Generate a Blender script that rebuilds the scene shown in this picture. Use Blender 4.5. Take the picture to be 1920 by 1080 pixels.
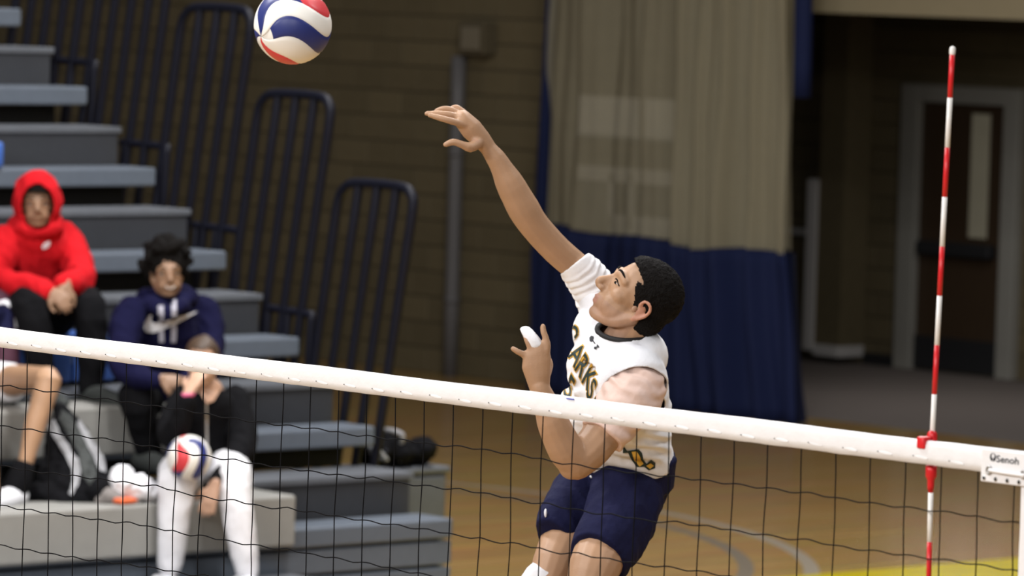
import bpy, bmesh, math, random
from mathutils import Vector, Matrix, noise
from mathutils.bvhtree import BVHTree

for o in list(bpy.data.objects):
    bpy.data.objects.remove(o, do_unlink=True)
SC = bpy.context.scene
COL = SC.collection
RND = random.Random(7)

# ------------------------------------------------------------------ camera
# world axes: X runs along the net (towards the near post), Y across it, Z up; origin on the floor below the antenna
FPX, PITCH, ROLL, TH = 9545.68, 0.0632, 0.0292, 0.8375
ct, st = math.cos(TH), math.sin(TH)
CAM = Vector((7.039, -7.526, 3.366))
_R0 = Vector((ct, st, 0)); _FH = Vector((-st, ct, 0)); ZUP = Vector((0, 0, 1))
CF = _FH * math.cos(PITCH) - ZUP * math.sin(PITCH)
_U0 = _FH * math.sin(PITCH) + ZUP * math.cos(PITCH)
CR = _R0 * math.cos(ROLL) + _U0 * math.sin(ROLL)
CU = _U0 * math.cos(ROLL) - _R0 * math.sin(ROLL)
cd = bpy.data.cameras.new('camera')
cd.sensor_width = 36.0
cd.lens = FPX / 1920.0 * 36.0
cd.clip_start = 0.1; cd.clip_end = 300
cd.dof.use_dof = True
cd.dof.focus_distance = 12.4
cd.dof.aperture_fstop = 6.3
cam = bpy.data.objects.new('camera', cd)
cam.matrix_world = Matrix(((CR.x, CU.x, -CF.x, CAM.x), (CR.y, CU.y, -CF.y, CAM.y), (CR.z, CU.z, -CF.z, CAM.z), (0, 0, 0, 1)))
COL.objects.link(cam)
SC.camera = cam

# ------------------------------------------------------------------ light of the hall
w = bpy.data.worlds.new('world'); SC.world = w; w.use_nodes = True
w.node_tree.nodes['Background'].inputs[0].default_value = (1.0, 0.97, 0.94, 1)
w.node_tree.nodes['Background'].inputs[1].default_value = 0.10
def area(name, loc, sx, sy, power, col=(1.0, 0.985, 0.985)):
    l = bpy.data.lights.new(name, 'AREA'); l.shape = 'RECTANGLE'; l.size = sx; l.size_y = sy
    l.energy = power; l.color = col
    o = bpy.data.objects.new(name, l); o.location = loc; COL.objects.link(o)
    return o
for i, (lx, ly, lp) in enumerate([(-4.5, -2.5, 420), (-9.0, 0.5, 700),
                                  (0.5, 5.0, 330), (-5.0, 5.5, 420), (-10.0, 7.5, 650), (-13.5, 12.5, 480)]):
    area('hall_light', (lx, ly, 8.5), 2.4, 1.2, lp)
# tilted lamps over the near half of the court
for (lx, ly, lp) in [(8.0, -8.0, 480), (2.0, -11.0, 560), (-5.0, -11.0, 700)]:
    o = area('hall_light', (lx, ly, 7.0), 2.4, 1.2, lp)
    o.rotation_euler = (Vector((-3.0, 1.0, 1.5)) - Vector((lx, ly, 7.0))).to_track_quat('-Z', 'Y').to_euler()
area('alcove_fill', (-20.3, 22.0, 3.03), 1.2, 0.6, 26)  # added fill, no fixture seen; lifts the dark alcove
SC.view_settings.view_transform = 'Standard'
SC.view_settings.look = 'None'
SC.view_settings.gamma = 1.0
SC.view_settings.use_curve_mapping = False
SC.view_settings.exposure = 0.0

# ------------------------------------------------------------------ helpers
def at(px, py, z):
    return CAM + (CF + CR * ((px - 960) / FPX) - CU * ((py - 540) / FPX)) * z
def hit(px, py, axis, val):
    d = CF + CR * ((px - 960) / FPX) - CU * ((py - 540) / FPX)
    return CAM + d * ((val - CAM[axis]) / d[axis])
def proj(p):
    d = Vector(p) - CAM; z = d.dot(CF)
    return 960 + FPX * d.dot(CR) / z, 540 - FPX * d.dot(CU) / z, z
def srgb(r, g, b):
    f = lambda c: (c / 12.92 if c <= 0.04045 else ((c + 0.055) / 1.055) ** 2.4)
    return (f(r / 255), f(g / 255), f(b / 255))

MATS = {}
def mat(name, col, rough=0.6, var=0.12, scale=30.0, bump=0.0, bscale=None, spec=0.4, metal=0.0, random_obj=0.0, stretch=None):
    m = bpy.data.materials.new(name); m.use_nodes = True
    nt = m.node_tree; b = nt.nodes['Principled BSDF']
    b.inputs['Roughness'].default_value = rough
    b.inputs['Metallic'].default_value = metal
    b.inputs['Specular IOR Level'].default_value = spec
    tc = nt.nodes.new('ShaderNodeTexCoord'); nz = nt.nodes.new('ShaderNodeTexNoise')
    nz.inputs['Scale'].default_value = scale; nz.inputs['Detail'].default_value = 4
    src = tc.outputs['Object']
    if stretch:
        mp = nt.nodes.new('ShaderNodeMapping'); mp.inputs['Scale'].default_value = stretch
        nt.links.new(src, mp.inputs['Vector']); src = mp.outputs['Vector']
    nt.links.new(src, nz.inputs['Vector'])
    mx = nt.nodes.new('ShaderNodeMix'); mx.data_type = 'RGBA'
    mx.inputs[6].default_value = (*[c * (1 - var) for c in col], 1)
    mx.inputs[7].default_value = (*[min(1, c * (1 + var)) for c in col], 1)
    nt.links.new(nz.outputs['Fac'], mx.inputs[0])
    out = mx.outputs[2]
    if random_obj:
        oi = nt.nodes.new('ShaderNodeObjectInfo'); hs = nt.nodes.new('ShaderNodeHueSaturation')
        mr = nt.nodes.new('ShaderNodeMapRange'); mr.inputs[3].default_value = 1 - random_obj; mr.inputs[4].default_value = 1 + random_obj
        nt.links.new(oi.outputs['Random'], mr.inputs[0]); nt.links.new(mr.outputs[0], hs.inputs['Value'])
        nt.links.new(out, hs.inputs['Color']); out = hs.outputs['Color']
    nt.links.new(out, b.inputs['Base Color'])
    if bump:
        n2 = nt.nodes.new('ShaderNodeTexNoise'); n2.inputs['Scale'].default_value = bscale or scale * 3
        n2.inputs['Detail'].default_value = 5
        nt.links.new(src, n2.inputs['Vector'])
        bp = nt.nodes.new('ShaderNodeBump'); bp.inputs['Strength'].default_value = bump; bp.inputs['Distance'].default_value = 0.01
        nt.links.new(n2.outputs['Fac'], bp.inputs['Height']); nt.links.new(bp.outputs['Normal'], b.inputs['Normal'])
    MATS[name] = m
    return m

class MB:
    """collects shapes into one mesh"""
    def __init__(self): self.v = []; self.f = []
    def add(self, vs, fs):
        n = len(self.v); self.v += [Vector(p) for p in vs]; self.f += [tuple(i + n for i in f) for f in fs]
        return self
    def box(self, lo, hi):
        x0, y0, z0 = lo; x1, y1, z1 = hi
        return self.add([(x0, y0, z0), (x1, y0, z0), (x1, y1, z0), (x0, y1, z0), (x0, y0, z1), (x1, y0, z1), (x1, y1, z1), (x0, y1, z1)],
                        [(3, 2, 1, 0), (4, 5, 6, 7), (0, 1, 5, 4), (1, 2, 6, 5), (2, 3, 7, 6), (3, 0, 4, 7)])
    def bbox(self, lo, hi, r=0.01):
        """box with chamfered edges"""
        bm = bmesh.new(); bmesh.ops.create_cube(bm, size=1.0)
        c = [(a + b) / 2 for a, b in zip(lo, hi)]; s = [b - a for a, b in zip(lo, hi)]
        for v in bm.verts: v.co = Vector([c[i] + v.co[i] * s[i] for i in range(3)])
        bmesh.ops.bevel(bm, geom=bm.edges[:], offset=r, segments=2, affect='EDGES', profile=0.5)
        bm.verts.index_update()
        self.add([v.co.copy() for v in bm.verts], [[v.index for v in f.verts] for f in bm.faces]); bm.free()
        return self
    def loft(self, rings, seg=16, cap='round', closed=True):
        rr = []
        if cap == 'round':
            for end in (0, 1):
                c, u, v = rings[0 if end == 0 else -1]; c2 = rings[1 if end == 0 else -2][0]
                d = (c - c2); d = d.normalized() if d.length > 1e-9 else Vector((0, 0, 1)); r = min(u.length, v.length)
                ext = [(c + d * (r * math.sin(a)), u * math.cos(a), v * math.cos(a)) for a in (0.5, 1.0, 1.4)]
                if end == 0: rr += ext[::-1] + list(rings)
                else: rr += ext
        else: rr = list(rings)
        vs = []; fs = []
        for c, u, v in rr:
            for k in range(seg):
                a = 2 * math.pi * k / seg; vs.append(c + u * math.cos(a) + v * math.sin(a))
        for i in range(len(rr) - 1):
            for k in range(seg):
                k2 = (k + 1) % seg
                fs.append((i * seg + k, i * seg + k2, (i + 1) * seg + k2, (i + 1) * seg + k))
        if cap != 'open':
            fs.append(tuple(range(seg))[::-1]); fs.append(tuple((len(rr) - 1) * seg + k for k in range(seg)))
        return self.add(vs, fs)
    def tube(self, pts, rad, seg=10, sub=4, cap='round', ref=None, flat=1.0):
        pts = [Vector(p) for p in pts]
        if not isinstance(rad, (list, tuple)): rad = [rad] * len(pts)
        P = []; Rr = []
        n = len(pts)
        for i in range(n - 1):
            p0 = pts[max(i - 1, 0)]; p1 = pts[i]; p2 = pts[i + 1]; p3 = pts[min(i + 2, n - 1)]
            for s in range(sub):
                t = s / sub
                P.append(0.5 * ((2 * p1) + (p2 - p0) * t + (2 * p0 - 5 * p1 + 4 * p2 - p3) * t * t + (3 * p1 - p0 - 3 * p2 + p3) * t ** 3))
                tt = t * t * (3 - 2 * t); Rr.append(rad[i] * (1 - tt) + rad[i + 1] * tt)
        P.append(pts[-1]); Rr.append(rad[-1])
        T = [(P[min(i + 1, len(P) - 1)] - P[max(i - 1, 0)]).normalized() for i in range(len(P))]
        u = Vector(ref) if ref is not None else T[0].orthogonal()
        rings = []
        for p, t, r in zip(P, T, Rr):
            u = u - t * u.dot(t)
            u = u.normalized() if u.length > 1e-6 else t.orthogonal().normalized()
            v = t.cross(u)
            rings.append((p, u * r, v * r * flat))
        return self.loft(rings, seg, cap)
    def ell(self, c, a, b, d, seg=16, rows=10):
        c = Vector(c); vs = [c + d]; fs = []
        for i in range(1, rows):
            ph = math.pi * i / rows
            for k in range(seg):
                th = 2 * math.pi * k / seg
                vs.append(c + d * math.cos(ph) + (a * math.cos(th) + b * math.sin(th)) * math.sin(ph))
        vs.append(c - d); L = len(vs) - 1
        for k in range(seg):
            k2 = (k + 1) % seg
            fs.append((0, 1 + k, 1 + k2))
            for i in range(rows - 2):
                fs.append((1 + i * seg + k, 1 + (i + 1) * seg + k, 1 + (i + 1) * seg + k2, 1 + i * seg + k2))
            fs.append((L, 1 + (rows - 2) * seg + k2, 1 + (rows - 2) * seg + k))
        return self.add(vs, fs)
    def sph(self, c, r, seg=16, rows=10):
        return self.ell(c, Vector((r, 0, 0)), Vector((0, r, 0)), Vector((0, 0, r)), seg, rows)
    def mesh(self, name):
        me = bpy.data.meshes.new(name); me.from_pydata([tuple(p) for p in self.v], [], self.f); me.update()
        bm = bmesh.new(); bm.from_mesh(me); bmesh.ops.recalc_face_normals(bm, faces=bm.faces[:]); bm.to_mesh(me); bm.free()
        return me
    def build(self, name, m, parent=None, smooth=False):
        return link(name, self.mesh(name), m, parent, smooth)
    def remesh(self, name, m, voxel, iters=6, parent=None, wrinkle=None):
        me = self.mesh(name + '_raw'); t = bpy.data.objects.new(name + '_raw', me); COL.objects.link(t)
        r = t.modifiers.new('r', 'REMESH'); r.mode = 'VOXEL'; r.voxel_size = voxel
        if iters:
            s = t.modifiers.new('s', 'SMOOTH'); s.factor = 0.5; s.iterations = iters
        dg = bpy.context.evaluated_depsgraph_get()
        out = bpy.data.meshes.new_from_object(t.evaluated_get(dg))
        bpy.data.objects.remove(t, do_unlink=True); bpy.data.meshes.remove(me)
        out.name = name
        if wrinkle:
            nn = [v.normal.copy() for v in out.vertices]
            for v, n in zip(out.vertices, nn): v.co += n * wrinkle(v.co)
        return link(name, out, m, parent, True)

def link(name, me, m, parent=None, smooth=False):
    o = bpy.data.objects.new(name, me); COL.objects.link(o)
    me.materials.clear()
    if m: me.materials.append(m)
    if smooth:
        for p in me.polygons: p.use_smooth = True
    if parent: o.parent = parent; o.matrix_parent_inverse = Matrix.Translation(-Vector(parent.location))
    return o
def tag(o, label, cat=None, group=None):
    o['label'] = label
    if cat: o['category'] = cat
    if group: o['group'] = group
    return o
def thing(name, label, cat, loc=(0, 0, 0), group=None):
    o = bpy.data.objects.new(name, None); COL.objects.link(o); o.location = loc; o.empty_display_size = 0.1
    return tag(o, label, cat, group)
def struct(o): o['kind'] = 'structure'; return o
def cut(o, pt, n):
    """remove the side of the plane that the normal points to"""
    bm = bmesh.new(); bm.from_mesh(o.data)
    bmesh.ops.bisect_plane(bm, geom=bm.verts[:] + bm.edges[:] + bm.faces[:], plane_co=pt, plane_no=n, clear_outer=True)
    bm.to_mesh(o.data); bm.free()
def cut_near(o, pt, n, c, r):
    """cut along the plane, but only close to a point"""
    bm = bmesh.new(); bm.from_mesh(o.data)
    bmesh.ops.bisect_plane(bm, geom=bm.verts[:] + bm.edges[:] + bm.faces[:], plane_co=pt, plane_no=n)
    bmesh.ops.delete(bm, geom=[v for v in bm.verts if (v.co - pt).dot(n) > 1e-5 and (v.co - c).length < r], context='VERTS')
    bm.to_mesh(o.data); bm.free()
def trim(o, pred):
    bm = bmesh.new(); bm.from_mesh(o.data)
    bmesh.ops.delete(bm, geom=[v for v in bm.verts if pred(v.co)], context='VERTS')
    bm.to_mesh(o.data); bm.free()
def solid(o, th, off=1.0):
    s = o.modifiers.new('thickness', 'SOLIDIFY'); s.thickness = th; s.offset = off
def paint(o, m, pred):
    o.data.materials.append(m); k = len(o.data.materials) - 1
    for p in o.data.polygons:
        if pred(p.center): p.material_index = k
def bvh(o):
    me = o.data
    return BVHTree.FromPolygons([v.co.copy() for v in me.vertices], [tuple(p.vertices) for p in me.polygons])
def decal(name, polys, tree, m, parent, off=0.002, zdef=13.6, cuts=3):
    """a thin print laid on a surface: pixel outlines thrown onto the cloth"""
    bm = bmesh.new()
    for poly in polys:
        bm.faces.new([bm.verts.new((x, y, 0)) for x, y in poly])
    return decal_bm(name, bm, tree, m, parent, off, zdef, cuts)
def decal_bm(name, bm, tree, m, parent, off, zdef, cuts):
    bmesh.ops.triangulate(bm, faces=bm.faces[:])
    for _ in range(cuts):
        long = [e for e in bm.edges if e.calc_length() > 4]
        if long: bmesh.ops.subdivide_edges(bm, edges=long, cuts=1)
        bmesh.ops.triangulate(bm, faces=[f for f in bm.faces if len(f.verts) > 3])
    last = zdef
    bad = []
    for v in bm.verts:
        d = (CF + CR * ((v.co.x - 960) / FPX) - CU * ((v.co.y - 540) / FPX)).normalized()
        h = tree.ray_cast(CAM, d)
        if h[0] is None: bad.append(v); continue
        nrm = h[1] if h[1].dot(d) < 0 else -h[1]
        v.co = h[0] + (nrm - d).normalized() * off
    bmesh.ops.delete(bm, geom=bad, context='VERTS')
    me = bpy.data.meshes.new(name); bm.to_mesh(me); bm.free()
    return link(name, me, m, parent)
def text_bm(body, fn, size=1.0, offset=0.0, shear=0.0):
    cu = bpy.data.curves.new('txt', 'FONT'); cu.body = body; cu.size = size; cu.offset = offset; cu.resolution_u = 3; cu.shear = shear
    t = bpy.data.objects.new('txt', cu); COL.objects.link(t)
    dg = bpy.context.evaluated_depsgraph_get()
    me = bpy.data.meshes.new_from_object(t.evaluated_get(dg)); bpy.data.objects.remove(t, do_unlink=True)
    bm = bmesh.new(); bm.from_mesh(me); bpy.data.meshes.remove(me)
    for v in bm.verts:
        a = fn(v.co.x, v.co.y); v.co = Vector(a)
    return bm
def wob(p, s, seed=0.0):
    return noise.noise(Vector((p.x * s + seed, p.y * s + seed * 1.7, p.z * s)))

# ------------------------------------------------------------------ materials
M_TAPE = mat('net_tape_vinyl', (0.76, 0.745, 0.74), 0.5, 0.05, 40, 0.12, 60)
M_CORD = mat('black_net_cord', (0.004, 0.004, 0.005), 0.9, spec=0.1)
M_RED = mat('antenna_red', (0.62, 0.015, 0.02), 0.35, 0.06, 60)
M_WHITE = mat('antenna_white', (0.82, 0.80, 0.76), 0.35, 0.05, 60)
M_METAL = mat('dull_metal', (0.45, 0.44, 0.42), 0.35, 0.1, 50, metal=0.8)
M_INK = mat('black_ink', (0.012, 0.014, 0.018), 0.6)
M_BLUEINK = mat('blue_ink', (0.10, 0.12, 0.45), 0.6)
M_BLOCK = mat('painted_wall_block', (0.125, 0.100, 0.055), 0.75, 0.14, 14, 0.35, 60, 0.25, random_obj=0.10)
M_MORTAR = mat('wall_mortar', (0.085, 0.068, 0.038), 0.9, 0.15, 30)
M_TANWALL = mat('tan_plaster', (0.25, 0.21, 0.13), 0.8, 0.06, 6, 0.1, 80)
M_DARKCEIL = mat('dark_ceiling_tile', (0.05, 0.045, 0.04), 0.9)
M_CARPET = mat('grey_carpet', (0.145, 0.12, 0.105), 0.95, 0.2, 60, 0.3, 300)
M_FRAME = mat('grey_door_paint', (0.25, 0.24, 0.21), 0.5, 0.08, 20)
M_DOOR = mat('brown_door_veneer', (0.045, 0.027, 0.014), 0.5, 0.25, 5, stretch=(8, 8, 0.6))
M_BLACK = mat('matte_black', (0.012, 0.012, 0.013), 0.7)
M_PIPE = mat('grey_pipe_paint', (0.12, 0.115, 0.115), 0.5, 0.08, 20)
M_SEAT = mat('blue_grey_seat_board', (0.100, 0.118, 0.145), 0.5, 0.10, 25, 0.1, 120)
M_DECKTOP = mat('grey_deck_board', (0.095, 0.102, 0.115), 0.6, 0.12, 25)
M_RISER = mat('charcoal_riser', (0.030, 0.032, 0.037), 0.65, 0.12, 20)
M_VOID = mat('black_void_shade', (0.010, 0.010, 0.011), 0.9)  # near-black colour standing for shade in the bleacher gaps
M_RAIL = mat('dark_navy_rail_paint', (0.004, 0.0045, 0.010), 0.5, 0.2, 20, spec=0.2)
M_STEP = mat('light_grey_step_laminate', (0.27, 0.265, 0.245), 0.55, 0.08, 15)
M_BLUESEAT = mat('royal_blue_plastic', (0.055, 0.13, 0.42), 0.4, 0.1, 30)
M_SKIN = mat('skin_tan', (0.375, 0.222, 0.130), 0.5, 0.16, 16, 0.08, 250, 0.35)
M_SKIN2 = mat('skin_brown', (0.26, 0.15, 0.09), 0.5, 0.14, 25)
M_SKIN3 = mat('skin_light', (0.52, 0.32, 0.22), 0.5, 0.12, 25)
M_STUBBLE = mat('skin_shaved', (0.35, 0.205, 0.13), 0.55, 0.2, 40)
M_EYE = mat('eye_white', (0.36, 0.33, 0.30), 0.3)
M_LIP = mat('lip', (0.35, 0.18, 0.13), 0.5)
M_PINK = mat('pinkish_skin', (0.45, 0.215, 0.14), 0.5)
M_HAIR = mat('black_hair', (0.006, 0.005, 0.0045), 0.85, 0.5, 140, 0.9, 260, 0.12)
M_BROWNHAIR = mat('brown_hair', (0.055, 0.032, 0.018), 0.55, 0.3, 60)
M_JERSEY = mat('white_jersey_cloth', (0.78, 0.79, 0.83), 0.75, 0.03, 40, 0.12, 160)
M_UNDER = mat('white_compression_cloth', (0.80, 0.80, 0.82), 0.7, 0.03, 40, 0.1, 120)
M_SHEER = mat('sheer_pinkish_cloth', (0.68, 0.50, 0.43), 0.6, 0.07, 18, 0.12, 60)
M_NAVY = mat('navy_short_cloth', (0.0075, 0.0085, 0.034), 0.85, 0.2, 30, 0.2, 120, 0.12)
M_GOLD = mat('gold_print', (0.62, 0.36, 0.05), 0.6)
M_DKGREEN = mat('dark_green_print', (0.012, 0.028, 0.025), 0.6)
M_BALLW = mat('ball_white', (0.80, 0.78, 0.73), 0.4, 0.03, 30, 0.05, 400)
M_BALLB = mat('ball_navy', (0.02, 0.03, 0.15), 0.4, 0.1, 30)
M_BALLR = mat('ball_red', (0.60, 0.045, 0.055), 0.4, 0.1, 30)
M_REDCLOTH = mat('red_fleece', (0.46, 0.008, 0.013), 0.9, 0.10, 30, 0.2, 80, 0.1)
M_NAVYCLOTH = mat('navy_fleece', (0.0055, 0.0055, 0.027), 0.9, 0.15, 30, 0.2, 80, 0.1)
M_BLACKCLOTH = mat('black_cloth', (0.0045, 0.0045, 0.0055), 0.9, 0.2, 30, 0.2, 80, 0.1)
M_WHITECLOTH = mat('white_cotton', (0.74, 0.74, 0.77), 0.8, 0.05, 30, 0.2, 60)
M_GREYCLOTH = mat('grey_cord', (0.36, 0.35, 0.40), 0.8)
M_BAGGREY = mat('grey_bag_webbing', (0.27, 0.27, 0.28), 0.7, 0.1, 30)
M_MAROON = mat('maroon_cloth', (0.05, 0.012, 0.025), 0.8)
M_ORANGE = mat('orange_plastic', (0.75, 0.16, 0.06), 0.5)
M_PINKBAND = mat('pink_band', (0.65, 0.12, 0.25), 0.6)
M_SHOEGREY = mat('grey_shoe', (0.20, 0.18, 0.17), 0.7, 0.3, 40)
M_DKSHOE = mat('dark_shoe', (0.030, 0.034, 0.032), 0.7, 0.3, 40)

# ------------------------------------------------------------------ floor
def floor_material():
    m = bpy.data.materials.new('hardwood_court'); m.use_nodes = True
    nt = m.node_tree; N = nt.nodes; L = nt.links; b = N['Principled BSDF']
    b.inputs['Roughness'].default_value = 0.22
    b.inputs['Specular IOR Level'].default_value = 0.45
    tc = N.new('ShaderNodeTexCoord'); sp = N.new('ShaderNodeSeparateXYZ'); L.new(tc.outputs['Object'], sp.inputs[0])
    br = N.new('ShaderNodeTexBrick'); br.inputs['Color1'].default_value = (0.50, 0.305, 0.11, 1); br.inputs['Color2'].default_value = (0.40, 0.24, 0.082, 1)
    br.inputs['Mortar'].default_value = (0.20, 0.12, 0.04, 1); br.inputs['Scale'].default_value = 1.0
    br.inputs['Brick Width'].default_value = 1.1; br.inputs['Row Height'].default_value = 0.057; br.inputs['Mortar Size'].default_value = 0.0012
    mp = N.new('ShaderNodeMapping'); mp.inputs['Rotation'].default_value = (0, 0, math.pi / 2)
    L.new(tc.outputs['Object'], mp.inputs['Vector']); L.new(mp.outputs[0], br.inputs['Vector'])
    nz = N.new('ShaderNodeTexNoise'); nz.inputs['Scale'].default_value = 1.6; nz.inputs['Detail'].default_value = 5
    m2 = N.new('ShaderNodeMapping'); m2.inputs['Scale'].default_value = (6, 0.5, 1); L.new(tc.outputs['Object'], m2.inputs['Vector']); L.new(m2.outputs[0], nz.inputs['Vector'])
    mul = N.new('ShaderNodeMix'); mul.data_type = 'RGBA'; mul.blend_type = 'MULTIPLY'; mul.inputs[0].default_value = 0.5
    L.new(br.outputs['Color'], mul.inputs[6]); L.new(nz.outputs['Color'], mul.inputs[7])
    def math_(op, a, bb=None):
        n = N.new('ShaderNodeMath'); n.operation = op
        for i, q in enumerate((a, bb)):
            if q is None: continue
            if isinstance(q, (int, float)): n.inputs[i].default_value = q
            else: L.new(q, n.inputs[i])
        return n.outputs[0]
    def over(base, col, fac):
        mx = N.new('ShaderNodeMix'); mx.data_type = 'RGBA'; L.new(fac, mx.inputs[0]); L.new(base, mx.inputs[6]); mx.inputs[7].default_value = (*col, 1)
        return mx.outputs[2]
    out = mul.outputs[2]
    # arcs of a basketball court
    for (cx, cy, r, hw, col) in ARCS:
        dx = math_('SUBTRACT', sp.outputs[0], cx); dy = math_('SUBTRACT', sp.outputs[1], cy)
        rr = math_('SQRT', math_('ADD', math_('MULTIPLY', dx, dx), math_('MULTIPLY', dy, dy)))
        out = over(out, col, math_('LESS_THAN', math_('ABSOLUTE', math_('SUBTRACT', rr, r)), hw))
    yel = math_('MULTIPLY', math_('GREATER_THAN', sp.outputs[0], -12.95), math_('MULTIPLY', math_('LESS_THAN', sp.outputs[0], -11.2), math_('GREATER_THAN', sp.outputs[1], 9.1)))
    out = over(out, (0.58, 0.47, 0.012), yel)
    L.new(out, b.inputs['Base Color'])
    return m
ARCS = [(-16.6, 9.35, 5.03, 0.045, (0.34, 0.29, 0.22)), (-16.6, 9.35, 4.66, 0.045, (0.20, 0.165, 0.12))]
WY = 20.0            # end wall
AY = 24.35           # back wall of the alcove
OPX = -20.85         # left jamb of the opening
struct(MB().box((-36, -10, -0.2), (9, WY + 0.02, 0)).build('floor', floor_material()))
struct(MB().box((-36, WY + 0.02, -0.2), (4, AY + 1, 0.0)).build('floor_alcove', M_CARPET))

# ------------------------------------------------------------------ end wall and alcove
def block_mesh(w_, h_):
    i = 0.006; d = 0.012
    v = [(0, 0, 0), (w_, 0, 0), (w_, 0, h_), (0, 0, h_), (i, -d, i), (w_ - i, -d, i), (w_ - i, -d, h_ - i), (i, -d, h_ - i)]
    f = [(4, 5, 6, 7), (0, 1, 5, 4), (1, 2, 6, 5), (2, 3, 7, 6), (3, 0, 4, 7)]
    me = bpy.data.meshes.new('wall_block'); me.from_pydata(v, [], f); me.update(); me.materials.append(M_BLOCK)
    return me
BLK = block_mesh(0.398, 0.198)
def block_wall(wall, x0, x1, y, z0, z1, seen, joint=0.012):
    rest = MB(); n = 0
    nz_ = int((z1 - z0) / 0.21)
    for r in range(nz_):
        z = z0 + r * 0.21
        x = x0 - (0.205 if r % 2 else 0)
        while x < x1 - 0.2:
            if x >= x0 - 0.01 and x + 0.398 <= x1 + 0.01:
                px, py, _ = proj((x + 0.2, y, z + 0.1))
                if n < 300 and -30 < px < 1950 and -30 < py < 1000 and seen(px, py):
                    o = bpy.data.objects.new('block', BLK); COL.objects.link(o); o.parent = wall; o.location = (x, y, z); n += 1
                else:
                    rest.add([(x, y, z), (x + .398, y, z), (x + .398, y, z + .198), (x, y, z + .198), (x + .006, y - .012, z + .006), (x + .392, y - .012, z + .006), (x + .392, y - .012, z + .192), (x + .006, y - .012, z + .192)],
                             [(4, 5, 6, 7), (0, 1, 5, 4), (1, 2, 6, 5), (2, 3, 7, 6), (3, 0, 4, 7)])
            x += 0.41
    o = rest.build('block_field', M_BLOCK, wall); o['kind'] = 'stuff'
    return n
wall = struct(MB().box((-36, WY, 0), (OPX, WY + 0.25, 7)).build('wall_end', M_MORTAR))
NB1 = block_wall(wall, -35.6, OPX, WY, 0.0, 5.0, lambda px, py: (px < 1010 and py < 70 + max(0, px - 60) * 1.17) or (980 < px < 1500 and py < 0))
struct(MB().box((OPX, WY, 3.08), (6, WY + 0.25, 7)).build('wall_above_opening', M_TANWALL))
wa = struct(MB().box((-36, AY, 0), (4, AY + 0.2, 3.2)).build('wall_alcove', M_MORTAR))
NB2 = block_wall(wa, -26.5, -16.0, AY, 0.0, 3.1, lambda px, py: 1490 < px < 1960 and not (1690 < px < 1900 and py > 160))
struct(MB().box((-30, WY + 0.25, 3.08), (4, AY, 3.2)).build('ceiling_alcove', M_DARKCEIL))

# double-leaf door with a vision panel
def on(y, px, py): return hit(px, py, 1, y)
dl = on(AY, 1700, 690); dr = on(AY, 1885, 708); dt = on(AY, 1722, 168)
dx0, dx1, dz = dl.x - 0.02, dr.x + 0.06, dt.z
door = struct(MB().box((dx0 + 0.12, AY - 0.03, 0.02), (dx1 - 0.12, AY + 0.02, dz - 0.1)).build('door_1', M_DOOR))
fr = MB()
fr.bbox((dx0 - 0.06, AY - 0.10, 0), (dx0 + 0.14, AY + 0.01, dz + 0.05), 0.01)
fr.build('door_jamb', M_FRAME, door)
fr = MB().bbox((dx1 - 0.10, AY - 0.10, 0), (dx1 + 0.08, AY + 0.01, dz + 0.05), 0.01).build('door_jamb', M_FRAME, door)
MB().bbox((dx0 + 0.14, AY - 0.10, dz - 0.1), (dx1 - 0.10, AY + 0.01, dz + 0.05), 0.01).build('door_head', M_FRAME, door)
g0 = on(AY, 1822, 445); g1 = on(AY, 1862, 215)
m = mat('lit_wired_glass', (0.30, 0.28, 0.21), 0.25, 0.1, 8)
m.node_tree.nodes['Principled BSDF'].inputs['Emission Color'].default_value = (0.9, 0.8, 0.55, 1)
m.node_tree.nodes['Principled BSDF'].inputs['Emission Strength'].default_value = 0.03
MB().box((g0.x, AY - 0.045, g0.z), (g0.x + 0.20, AY - 0.025, g1.z)).build('vision_panel', m, door)
b0 = on(AY, 1745, 465)
MB().bbox((dx0 + 0.2, AY - 0.14, b0.z - 0.05), (dx1 - 0.18, AY - 0.03, b0.z + 0.07), 0.02).build('push_bar', M_BLACK, door)
MB().box((dx0 + 0.14, AY - 0.05, 0.02), (dx1 - 0.14, AY - 0.028, 0.30)).build('kick_plate', M_BLACK, door)

# trimmed opening beside the curtain
M_PALE = mat('pale_trim_paint', (0.50, 0.48, 0.46), 0.5, 0.06, 20)
p0 = on(AY - 0.35, 1506, 660); p1 = on(AY - 0.35, 1512, 335)
tr = struct(MB().bbox((p0.x - 0.02, AY - 0.35, 0.10), (p0.x + 0.10, AY - 0.01, p1.z), 0.01).build('trim_1', M_PALE))
MB().bbox((p0.x - 1.2, AY - 0.12, on(AY, 1490, 432).z - 0.03), (p0.x - 0.02, AY - 0.02, on(AY, 1490, 432).z + 0.03), 0.008).build('cross_rail', M_PALE, tr)
struct(MB().box((p0.x + 0.10, AY - 0.32, 0.16), (p0.x + 0.40, AY - 0.013, 3.08)).build('wall_pier', M_BLOCK))
struct(MB().bbox((p0.x + 0.10, AY - 0.34, 0.06), (p0.x + 0.41, AY - 0.012, 0.16), 0.01).build('baseboard_pier', M_PALE))
struct(MB().box((p0.x + 0.41, AY - 0.03, 0.0), (dx0 - 0.07, AY - 0.012, 0.10)).build('baseboard_alcove', M_BLACK))

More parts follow.
